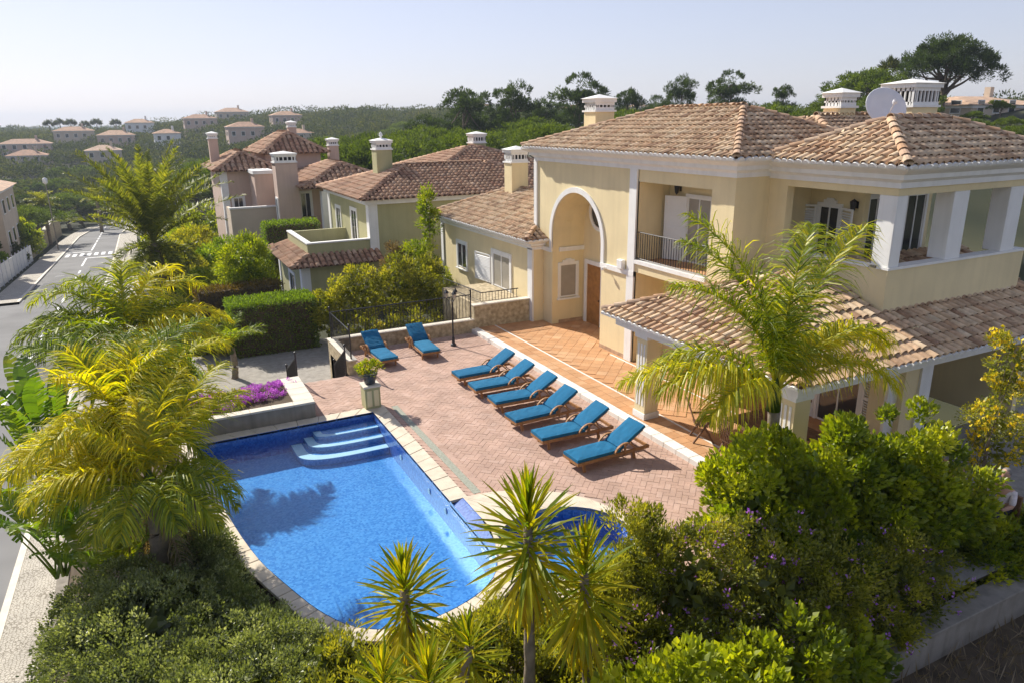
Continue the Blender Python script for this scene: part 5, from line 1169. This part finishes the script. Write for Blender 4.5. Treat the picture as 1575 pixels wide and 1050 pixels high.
FH = [(-34, 330, 24, 12, 7, 'pinkwall', 'wide pink house on the far left hillside below the palms'), (-4, 345, 20, 13, 9, 'pinkwall', 'pink house high on the left hillside'), (-8, 295, 16, 12, 8, 'beigewall', 'beige house in the valley left of the date palm crown'),
      (14, 325, 14, 11, 8.5, 'white', 'white house beside the far street on the hillside'), (38, 285, 18, 12, 10, 'pinkwall', 'pink tower-like house right above the date palm'), (52, 262, 13, 10, 7.5, 'beigewall', 'beige house right of the date palm in the trees'),
      (30, 365, 20, 12, 9, 'pinkwall', 'pale house far up the hillside behind the palm'), (-30, 290, 16, 12, 7, 'beigewall', 'beige low house among trees left of the road'), (62, 335, 18, 12, 9, 'pinkwall', 'pink house among trees behind the pink tower house'),
      (205, 330, 18, 12, 7, 'white', 'small white house glimpsed among the distant pines'), (290, 390, 20, 14, 8, 'beigewall', 'pale house glimpsed behind the pines'), (160, 350, 16, 12, 8, 'pinkwall', 'small pink house in the wood right of centre'),
      (-20, 372, 22, 12, 9, 'beigewall', 'beige house near the skyline below the tall palms'), (6, 395, 18, 12, 9, 'white', 'white house on the skyline of the left hillside'), (48, 400, 22, 14, 9, 'beigewall', 'beige house on the skyline right of the far palms')]
for x, y, w_, d_, h_, m_, lab in FH: far_house(lab, x, y, w_*.68, d_*.72, h_*.78, m_, z=float(hz(x, y))+2.6)
far_house('white flat-looking house on the hill at the right edge behind the big pine', 100, 62, 18, 12, 3.6, 'beigewall', z=5.4, rh=1.2)

# street things
pf = T('panel_fence', 'white metal panel fence along the left pavement', 'fence', (-12.4, 88, roadz(88)))
for i in range(14):
    y = 68+i*2.5; z = roadz(y); MB().beam((-12.2, y+.08, z+1.0), (-12.2, y+2.42, roadz(y+2.4)+1.0), .05, 1.9).build('panel', 'timberw', pf); box('post', 'greymetal', pf, -12.25, -12.15, y-.05, y+.05, z-.2, z+2.15)
sl_ = T('street_lamp', 'slim street lamp standing on the left pavement', 'street lamp', (-10.6, 116, roadz(116)))
z = roadz(116); MB().tube([(-10.6, 116, z), (-10.6, 116, z+9)], [.1, .06]).build('post', 'concrete', sl_); MB().lathe([(.1, 0), (.3, .25), (.3, .7), (.1, .9)], (-10.6, 116, z+8.9), 10).build('lamp_head', 'white', sl_)
swall('garden_wall', 'stone garden wall curving beside the left pavement', -13.2, -12.7, 104, 150, -13, -7.0, 'stonewall')
npool = T('neighbour_pool', 'small blue pool in the garden of the green house', 'pool', (5, 37, -1.6))
box('water', 'mosaic_shaded', npool, 3.2, 6.2, 34.5, 44, -1.6, -1.28); MB().box(2.6, 3.2, 34, 44.6, -1.7, -1.2).box(3.2, 6.2, 34, 34.5, -1.7, -1.2).box(3.2, 6.2, 44, 44.6, -1.7, -1.2).build('coping', 'cap', npool)

# hedges and garden shrubs beyond the drive
boxhedge('clipped_hedge', 'dark green clipped hedge along the far side of the drive', 2.6, 5.9, 29.3, 31.0, -1.2, .95, 16000, .09, .05, 'l_hedge')
boxhedge('clipped_hedge', 'russet topped low hedge in front of the neighbouring pool', 1.6, 5.1, 32.0, 33.0, -1.2, 1.15, 8000, .09, .05, 'l_hedgeb')
boxhedge('clipped_hedge', 'tall square hedge between the green house and the pink villa', 6.9, 10.3, 47.8, 49.4, -2, 1.65, 7000, .14, .08, 'l_hedge')
boxhedge('clipped_hedge', 'small square hedge under the porch of the pink villa', 11.9, 13.6, 47.8, 49, -2, 1.2, 3000, .14, .08, 'l_hedge')
boxhedge('clipped_hedge', 'long low hedge beside the pavement below the date palm', .4, 1.6, 44, 68, -4.5, -1.4, 9000, .14, .08, 'l_hedge')
shrub('garden_shrub', 'wide leafy shrub row behind the terrace railing', 'shrub', (8.5, 30, -1.2), [((6.6, 29.6, .1), (.9, .8, 1.6)), ((8.0, 30, .4), (1.2, .9, 1.6)), ((9.7, 30.2, .5), (1.2, .9, 1.6)), ((11.0, 29.8, .4), (.9, .9, 1.6)), ((7.4, 27.6, -.8), (1.0, .6, 1.1)), ((9.4, 27.5, -.6), (1.4, .6, 1.0))], 190, 20000, .3, .13, .06, 'l_olive', nst=18)
shrub('garden_shrub', 'round bright green shrub beside the neighbouring pool', 'shrub', (3.85, 34, -1.2), [((3.9, 34.2, 1.6), (1.15, 1.0, 1.35)), ((3.4, 34, .6), (.9, .8, .9)), ((4.4, 34, .7), (.8, .8, .9))], 90, 10000, .3, .15, .05, 'l_bright')
shrub('slim_tree', 'slim young tree against the wall of the green house', 'tree', (12.3, 33, -1.2), [((12.3, 33, 3.2), (.45, .45, 1.6)), ((11.6, 32.6, 1.2), (.9, .8, 1.4)), ((12.2, 32.5, -.2), (1.0, .8, 1.2))], 70, 7000, .28, .14, .06, 'l_bright')
shrub('dry_shrub', 'brown dry-leaved shrub beside the slim tree', 'shrub', (10.6, 33, -1.2), [((10.5, 33, 1.2), (.7, .6, 1.1))], 25, 1500, .25, .14, .06, 'l_dead')
GS = [(-.2, 24, .9, 1.2, 'l_hedge', 'dark shrub between the far queen palm and the drive'), (.3, 27.5, 1.0, 1.6, 'l_hedge', 'dark garden shrub left of the drive'), (2.1, 30.5, 1.0, 1.7, 'l_olive', 'loose olive-green shrub left of the clipped hedge'), (.4, 33, 1.2, 2.0, 'l_hedge', 'bushy shrub beyond the drive beside the pavement'),
      (.6, 38, 1.4, 2.3, 'l_olive', 'tall loose shrub beside the pavement before the low hedge'), (3.0, 42, 1.5, 2.5, 'l_bright', 'bright shrub behind the round green shrub'), (1.8, 47, 1.6, 2.6, 'l_olive', 'pale green shrub left of the tall square hedge'), (4.6, 51, 1.7, 3.0, 'l_hedge', 'dark tree-like shrub in front of the pink villa'),
      (3.2, 57, 2.0, 3.4, 'l_olive', 'loose tree left of the pink villa'), (2.2, 64, 2.2, 3.6, 'l_bright', 'bright green tree beside the date palm trunk'), (6.4, 47.5, 1.0, 2.4, 'l_bright', 'airy shrub in front of the pink terrace wall'), (10.9, 46, .9, 2.0, 'l_olive', 'small tree before the pink chimney tower'),
      (-14.2, 108, 2.6, 4.5, 'l_bright', 'green tree in the garden at the left beside the street lamp'), (-15.0, 92, 2.0, 2.2, 'l_hedge', 'dark shrub behind the white panel fence'), (-14.5, 99, 1.8, 2.6, 'l_far', 'grey-green olive tree behind the fence'), (6.0, 79, 3.2, 4.5, 'l_bright', 'rounded tree behind the date palm')]
for x, y, r_, h_, m_, lab in GS:
    z0 = float(hz(x, y)) if y > 25 else -.3
    shrub('garden_shrub', lab, 'shrub', (x, y, z0), [((x, y, z0+h_*.55), (r_, r_, h_*.5)), ((x+r_*.5, y-.3, z0+h_*.35), (r_*.7, r_*.7, h_*.4)), ((x-r_*.5, y+.2, z0+h_*.4), (r_*.6, r_*.6, h_*.4))], 70, int(5200), .16*r_+.12, .10+.0022*y, .05+.001*y, m_)
palm('small_palm', 'small green fan-like palm in front of the clipped hedge', (2.25, 26.8, -1.15), (2.25, 26.8, .1), [(a, 1.5, 45+random.uniform(-15, 25), 65, .42, .7, Gr, 0) for a in range(0, 360, 30)], (.12, .10), n=30)
palm('date_palm', 'large date palm beside the pavement, its crown spreading over the road', (.3, 46, -4.2), (.5, 46, 1.3), [(random.uniform(-12, 12)+q*22.5, random.uniform(5.0, 6.2)*(1 if el_ > 20 else .5), el_, random.uniform(25, 55)*(1 if el_ > -20 else .6), .62, .12, (.1, .7), random.uniform(-12, 12)) for el_, qs in ((84, range(0, 16, 2)), (72, range(16)), (56, range(0, 16)), (36, range(0, 16, 2)), (-5, range(1, 16, 2)), (-40, range(0, 16, 2))) for q in qs], (.42, .36), mat='l_date', shaft=False, wid=.06, n=84)

# ------------------------------------------------------------------ trees
def tree_proto(name, cat, H, blobs, nclump, nleaf, cr, L, W, mat, tr, limbs=6, trunk_top=.7, upb=.5, lower=-.3):
    root = T(name, 'x', cat, (0, 0, 0)); b = MB(); k = 7; bend = random.uniform(-.6, .6)
    pts = [Vector((math.sin(i/k*2.2)*bend, math.cos(i/k*1.7)*.3-.3, H*trunk_top*i/k)) for i in range(k+1)]; b.tube(pts, [tr*(1-.55*i/k) for i in range(k+1)], 7)
    for c, r in blobs[:limbs*2]:
        s = pts[random.choice((4, 5, 6, 7))]; e = Vector(c)-Vector((0, 0, r[2]*.3)); b.tube([s, s.lerp(e, .5)+Vector((0, 0, -.2)), e], [tr*.4, tr*.28, tr*.1], 5, False)
    b.build('trunk', 'bark', root, smooth=True)
    P, Dd, t = clump_points(blobs, nclump, nleaf, cr, upb, lower=lower)
    link('crown', leafmesh('crown', P, Dd, L*rng.uniform(.7, 1.3, len(P)), W, t, mat), root); return root
def dome(n, R0, z0, hgt, br, flat=.55):
    out = []
    for i in range(n):
        a = i*2.4; q = math.sqrt((i+.5)/n); out.append(((R0*q*math.cos(a)+random.uniform(-.3, .3), R0*q*math.sin(a)+random.uniform(-.3, .3), z0+hgt*(1-q*q)+random.uniform(-.25, .25)), (br*random.uniform(.8, 1.25), br*random.uniform(.8, 1.25), br*flat)))
    return out
PROT = {}
for i in range(3): PROT['umb', i] = (tree_proto('umbrella_pine', 'tree', 9, dome(15, 3.6, 6.0, 2.0, 1.5, .62), 190, 9500, .55, .34, .12, 'l_stone', .28, 7), 9.0)
for i in range(3):
    bl_ = [((random.uniform(-2.4, 2.4), random.uniform(-2.4, 2.4), random.uniform(6.2, 11.0)), (random.uniform(1.1, 1.9), random.uniform(1.1, 1.9), random.uniform(.7, 1.1))) for _ in range(15)]+[((0, 0, 11.4), (1.6, 1.6, .9))]
    PROT['mar', i] = (tree_proto('maritime_pine', 'tree', 12.3, bl_, 150, 8500, .5, .38, .11, 'l_pine', .24, 6, .85), 12.3)
for i in range(2): PROT['rnd', i] = (tree_proto('broadleaf_tree', 'tree', 7, dome(9, 2.0, 3.2, 2.4, 1.5, .95), 130, 7000, .55, .32, .18, 'l_far', .2, 5), 7.0)
PROT['cyp', 0] = (tree_proto('cypress_tree', 'tree', 9, [((0, 0, 1.2+i*.9), (.75*(1-i/10)+.15, .75*(1-i/10)+.15, .9)) for i in range(9)], 110, 4200, .25, .3, .08, 'l_pine', .12, 0, .8, 1.2), 9.0)
bigb = dome(20, 4.6, 6.0, 3.6, 1.75, .8); PROT['big', 0] = (tree_proto('umbrella_pine', 'tree', 11.5, bigb, 340, 26000, .62, .34, .11, 'l_pine', .5, 9, .5), 11.5)
usedp = set()
def put(key, x, y, top=None, h=None, label='', cat=None, group=None, wide=1.0, rot=None, name=None):
    z0 = float(hz(x, y))-.2; p, H = PROT[key]; hh = h if h else top-z0; s = hh/H; sc_ = (s*wide, s*wide, s); rot = random.uniform(0, 6.28) if rot is None else rot
    if key not in usedp: usedp.add(key); o = p; o.location = (x, y, z0); o.rotation_euler[2] = rot; o.scale = sc_
    else: o = copy_tree(p, None, (x, y, z0), rot, sc_)
    o['label'] = label
    if group: o['group'] = group
    elif 'group' in o: del o['group']
    return o
put(('big', 0), 88.1, 58, top=17.3, label='biggest dark pine, standing alone against the sky at the upper right')
MP = [(41.1, 95, 11.7, 'tall spreading pine left of the group on the skyline', 1.15), (47.2, 90, 12.4, 'tallest slim pine on the skyline left of the villa chimney', .9), (53.8, 85, 13.3, 'pine rising directly behind the front villa chimney', 1.0), (61.6, 85, 11.5, 'small skyline pine just right of the front chimney', .9), (66.7, 80, 13.0, 'skyline pine above the middle of the villa roof ridge', .8), (73.1, 78, 13.6, 'wide sparse skyline pine above the right part of the ridge', 1.1), (80.1, 75, 11.8, 'small lone pine left of the right-hand chimneys', .8)]
for i, (x, y, tp, lab, wd) in enumerate(MP): put(('mar', i % 3), x, y, top=tp, label=lab, wide=wd)
for i, (x, y, tp) in enumerate([(50.8, 105, 9.8), (55.5, 98, 10.6), (68.6, 88, 10.8), (44, 102, 9.5), (37, 98, 8.5), (60, 100, 10), (57.5, 92, 9.6), (72, 92, 10.2), (49, 96, 9), (76, 84, 10.2), (64, 90, 9.5)]):
    put(('mar', i % 3), x, y, top=tp, label='dark pine filling in the skyline wood behind the villa', group='pines in the skyline wood behind the villa')
UP = [(27.1, 75, 6.2), (20.3, 72, 5.8), (36.2, 62, 7.2), (43.0, 60, 8.3), (49.8, 55, 8.6), (57.4, 55, 8.7), (30.9, 70, 6.6), (24, 80, 6.4), (34, 78, 6.6), (40, 70, 7.4), (47, 66, 8.2), (53, 62, 8.4), (61, 58, 8.6), (65, 62, 9.2), (29, 84, 6.5), (18, 84, 5.4), (14, 92, 4.6), (22, 96, 5.6), (35, 88, 7.2), (44, 80, 7.9), (52, 72, 8.6), (70.1, 58, 9.8), (74.8, 52, 9.5), (80, 62, 13.0), (78, 56, 11.3), (84, 66, 12.4), (74.0, 45, 7.4), (71.8, 40, 6.9), (78, 44, 7.6), (82, 50, 8.2), (66, 48, 7.4), (76, 36, 6.8), (68, 36, 6.2), (10, 100, 3.6), (27, 104, 5.6), (90, 52, 9.2), (96, 56, 9.6)]
for i, (x, y, tp) in enumerate(UP): put(('umb', i % 3), x, y, top=tp, label='green flat-topped umbrella pine among the dense canopy behind the houses', group='umbrella pines behind the houses', wide=1.25)
put(('cyp', 0), -14.9, 93.5, top=4.5, label='dark slim cypress against the left edge house')
# left valley trees
k = 0; VT = []
while len(VT) < 285:
    y = random.uniform(118, 262); x = random.uniform(-.16*y-8, .40*y)
    if -14+rcx(min(y, 190)) < x < 2+rcx(min(y, 190)) and y < 200: continue
    if any(abs(x-q[0]) < q[2]/2+3 and abs(y-q[1]) < q[3]/2+4 for q in FH) or any((x-a)**2+(y-c)**2 < 9 for a, c in VT): continue
    VT.append((x, y))
for i, (x, y) in enumerate(VT):
    ty = random.choice((('umb', 0), ('umb', 1), ('rnd', 0), ('rnd', 1), ('umb', 2), ('mar', 0)))
    put(ty, x, y, h=random.uniform(4.5, 8), label='mid-distance green tree on the valley slope beyond the road', group='trees on the valley slope', wide=random.uniform(1.25, 1.8))
# palms in the left distance
def mini_palm():
    r = T('far_palm', 'x', 'palm tree', (0, 0, 0)); MB().tube([(0, 0, 0), (.1, 0, 3.5), (0, 0, 7)], [.22, .18, .15], 6).build('trunk', 'palmbark', r)
    P, Dd, t = clump_points([((0, 0, 7.3), (1.3, 1.3, 1.0))], 60, 900, .35, .1, shell=(.4, 1)); link('crown', leafmesh('crown', P, P-np.array([0, 0, 7.0])+rng.normal(size=P.shape)*.2, .7, .12, t, 'l_far'), r); return r
PROT['pal', 0] = (mini_palm(), 8.2)
for (x, y, tp) in [(-31, 405, 14.5), (-27, 407, 15), (-22.5, 405, 14.8), (-17, 410, 14.0), (-12, 405, 14.8), (-4, 407, 14.6), (3, 410, 13.8)]: put(('pal', 0), x, y, top=tp-5.0, label='tufted tall palm in the row on the far left skyline', group='palms on the far left skyline', wide=1.0)
put(('pal', 0), 88.8, 66, top=14.6, label='small tufted palm left of the biggest pine', wide=.9)
for (x, y, L_, lab) in [(-12.6, 128, 2.6, 'pale young date palm beyond the cypress on the left'), (-6.5, 150, 2.8, 'young date palm beside the curve of the road')]:
    z0 = float(hz(x, y)); palm('date_palm', lab, (x, y, z0), (x, y, z0+6.0), [(a+random.uniform(-8, 8), L_, el_, 55, .6, .4, (.4, .95), 0) for el_ in (70, 40, 12) for a in range(0, 360, 36)], (.3, .26), mat='l_date', shaft=False, wid=.12, n=20)
# far wood as one mass
def wood(name, n, y0, y1, x0f, x1f, leafn, L, seed, avoid=True):
    g_ = np.random.default_rng(seed); C = []
    while len(C) < n:
        rr_ = math.sqrt(g_.uniform(y0*y0, y1*y1)); a = g_.uniform(x0f, x1f); x, y = rr_*math.sin(a), rr_*math.cos(a)
        if avoid and any(abs(x-q[0]) < q[2]*.34+2 and -9 < y-q[1] < q[3]/2 for q in FH): continue
        if abs(x-(6+rcx(190)*0)) < 3 and y < 210: continue
        C.append((x, y, float(hz(x, y))))
    C = np.array(C); h = g_.uniform(5, 9.5, n)*np.where(g_.random(n) < .1, 1.35, 1); R_ = h*g_.uniform(.48, .78, n)
    P = []; Dd = []; Tn = []
    for i in range(n):
        d = unit(g_.normal(size=(leafn, 3))); d[:, 2] = np.abs(d[:, 2])*.9-.25; lump = 1+.25*np.sin(d[:, 0]*5+i)*np.cos(d[:, 1]*6+i*.7)
        p = C[i]+np.array([0, 0, h[i]*.62])+d*np.array([R_[i], R_[i], h[i]*.36])*(g_.uniform(.75, 1.05, leafn)*lump)[:, None]
        P.append(p); Dd.append(d+g_.normal(size=(leafn, 3))*.5+[0, 0, .4]); Tn.append(np.clip(g_.normal(g_.uniform(.15, .7), .14, leafn), 0, 1))
    P = np.concatenate(P); o = link(name, leafmesh(name, P, np.concatenate(Dd), L*g_.uniform(.7, 1.3, len(P)), L*.5, np.concatenate(Tn), 'l_far')); o['label'] = 'distant wooded hillside fading into the haze'; o['category'] = 'wood'; o['kind'] = 'stuff'; return o
wood('distant_wood', 1500, 215, 520, R(-14), R(62), 150, .95, 5)
wood('distant_wood', 700, 215, 430, R(-14), R(18), 150, .95, 8)
wood('distant_wood', 1500, 520, 1500, R(-14), R(62), 90, 1.7, 6)

# person sitting at the right edge ------------------------------------
def skin_body(name, mat, parent, verts, edges, radii, root=0, sub=2):
    me = D.meshes.new(name); me.from_pydata(verts, edges, []); o = link(name, me, parent)
    o.modifiers.new('skin', 'SKIN'); sd_ = me.skin_vertices[0].data
    for i, r in enumerate(radii): sd_[i].radius = (r, r) if not hasattr(r, '__len__') else r
    sd_[root].use_root = True; s = o.modifiers.new('sub', 'SUBSURF'); s.levels = sub; s.render_levels = sub
    dg = bpy.context.evaluated_depsgraph_get(); me2 = D.meshes.new_from_object(o.evaluated_get(dg)); o.modifiers.clear(); o.data = me2; me2.materials.clear(); me2.materials.append(M[mat])
    for p in me2.polygons: p.use_smooth = True
    return o
ppl = T('person', 'person in a pale shirt and dark trousers sitting at the right edge', 'person', (14.3, 6.9, -.1), rotz=R(180))
pv = [(0, 0, .5), (0, 0, .72), (.02, 0, .95), (.03, 0, 1.03), (.05, 0, 1.10), (.02, .19, .92), (.10, .24, .66), (.30, .16, .60), (.02, -.19, .92), (.10, -.24, .66), (.30, -.16, .60), (.04, .10, .48), (.44, .11, .48), (.42, .11, .08), (.54, .11, .03), (.04, -.10, .48), (.44, -.11, .48), (.42, -.11, .08), (.54, -.11, .03)]
pe = [(0, 1), (1, 2), (2, 3), (3, 4), (2, 5), (5, 6), (6, 7), (2, 8), (8, 9), (9, 10), (0, 11), (11, 12), (12, 13), (13, 14), (0, 15), (15, 16), (16, 17), (17, 18)]
pr = [(.15, .12), (.16, .12), (.14, .10), .055, .05, .06, .048, .035, .06, .048, .035, .09, .065, .045, .04, .09, .065, .045, .04]
body = skin_body('body', 'skin', ppl, pv, pe, pr)
head = MB().lathe([(0, -.125), (.045, -.115), (.068, -.06), (.078, 0), (.08, .05), (.066, .1), (.035, .125), (0, .13)], (0, 0, 0), 16); hm = head.mesh('head', 'skin', smooth=True)
for v in hm.vertices: v.co.x *= 1.15
ho = link('head', hm, ppl, (.06, 0, 1.24))
MB().lathe([(.0, -.02), (.022, -.01), (.012, .03), (0, .045)], (.095, 0, -.01), 6).build('nose', 'skin', ho); [MB().lathe([(0, -.03), (.014, 0), (0, .03)], (0, s*.08, 0), 6).build('ear', 'skin', ho) for s in (-1, 1)]
hh_ = MB().lathe([(.083, .02), (.086, .06), (.07, .108), (.04, .132), (0, .138)], (-.014, 0, 0), 14); link('hair', hh_.mesh('hair', 'hair', smooth=True), ho)
for v in D.meshes['hair'].vertices: v.co.x *= 1.1
for s in (-1, 1):
    MB().lathe([(0, -.008), (.009, 0), (0, .008)], (.085, s*.028, .01), 8).build('eye', 'dark', ho)
    for f_ in range(5): MB().tube([(.31, s*(.16+.0), .60), (.36, s*(.145+f_*.013), .605), (.395-.012*abs(f_-2), s*(.14+f_*.014), .58)], [.014, .01, .007], 5).build('finger', 'skin', ppl).location = (0, 0, 0)
skin_body('shirt', 'shirt', ppl, pv[:3]+[pv[5], pv[6], pv[8], pv[9]], [(0, 1), (1, 2), (2, 3), (3, 4), (2, 5), (5, 6)], [(.165, .135), (.175, .135), (.155, .115), .078, .062, .078, .062])
skin_body('trousers', 'trouser', ppl, [pv[0]]+[pv[i] for i in (11, 12, 13, 15, 16, 17)], [(0, 1), (1, 2), (2, 3), (0, 4), (4, 5), (5, 6)], [(.165, .13), .105, .078, .058, .105, .078, .058])
pc = T('patio_chair', 'dark patio chair under the sitting person', 'chair', (14.15, 6.85, -.18))
box('seat', 'darkwood', pc, 13.75, 14.4, 6.6, 7.1, .2, .25); box('backrest', 'darkwood', pc, 14.36, 14.42, 6.6, 7.1, .25, .75)
for x in (13.8, 14.38):
    for y in (6.63, 7.07): box('leg', 'darkwood', pc, x-.02, x+.02, y-.02, y+.02, -.18, .2)

cr = T('tower_crane', 'tiny tower crane standing on the distant skyline left of centre', 'crane', (170, 900, -8))
MB().beam((179, 900, -8), (179, 900, 16.5), 1.6, 1.6, (1, 0, 0)).build('mast', 'greymetal', cr); MB().beam((169, 900, 14.6), (194, 900, 14.6), 1.0, 1.1).build('jib', 'greymetal', cr); MB().beam((169, 900, 13.4), (172, 900, 13.4), 1.4, 1.8).build('counterweight', 'concrete', cr)

# haze ----------------------------------------------------------------
hzb = MB().box(-2700, 3100, -60, 4400, -45, 60).build('haze', 'white', kind='stuff'); hzb['label'] = 'pale haze filling the air over the valley'; hzb['category'] = 'haze'
hm_ = D.materials.new('haze_air'); hm_.use_nodes = True; n_ = hm_.node_tree; n_.nodes.remove(n_.nodes['Principled BSDF'])
pvn = n_.nodes.new('ShaderNodeVolumePrincipled'); pvn.inputs['Color'].default_value = (.62, .70, .82, 1); pvn.inputs['Density'].default_value = .00034; pvn.inputs['Anisotropy'].default_value = .2
n_.links.new(pvn.outputs[0], n_.nodes['Material Output'].inputs['Volume']); hzb.data.materials.clear(); hzb.data.materials.append(hm_)
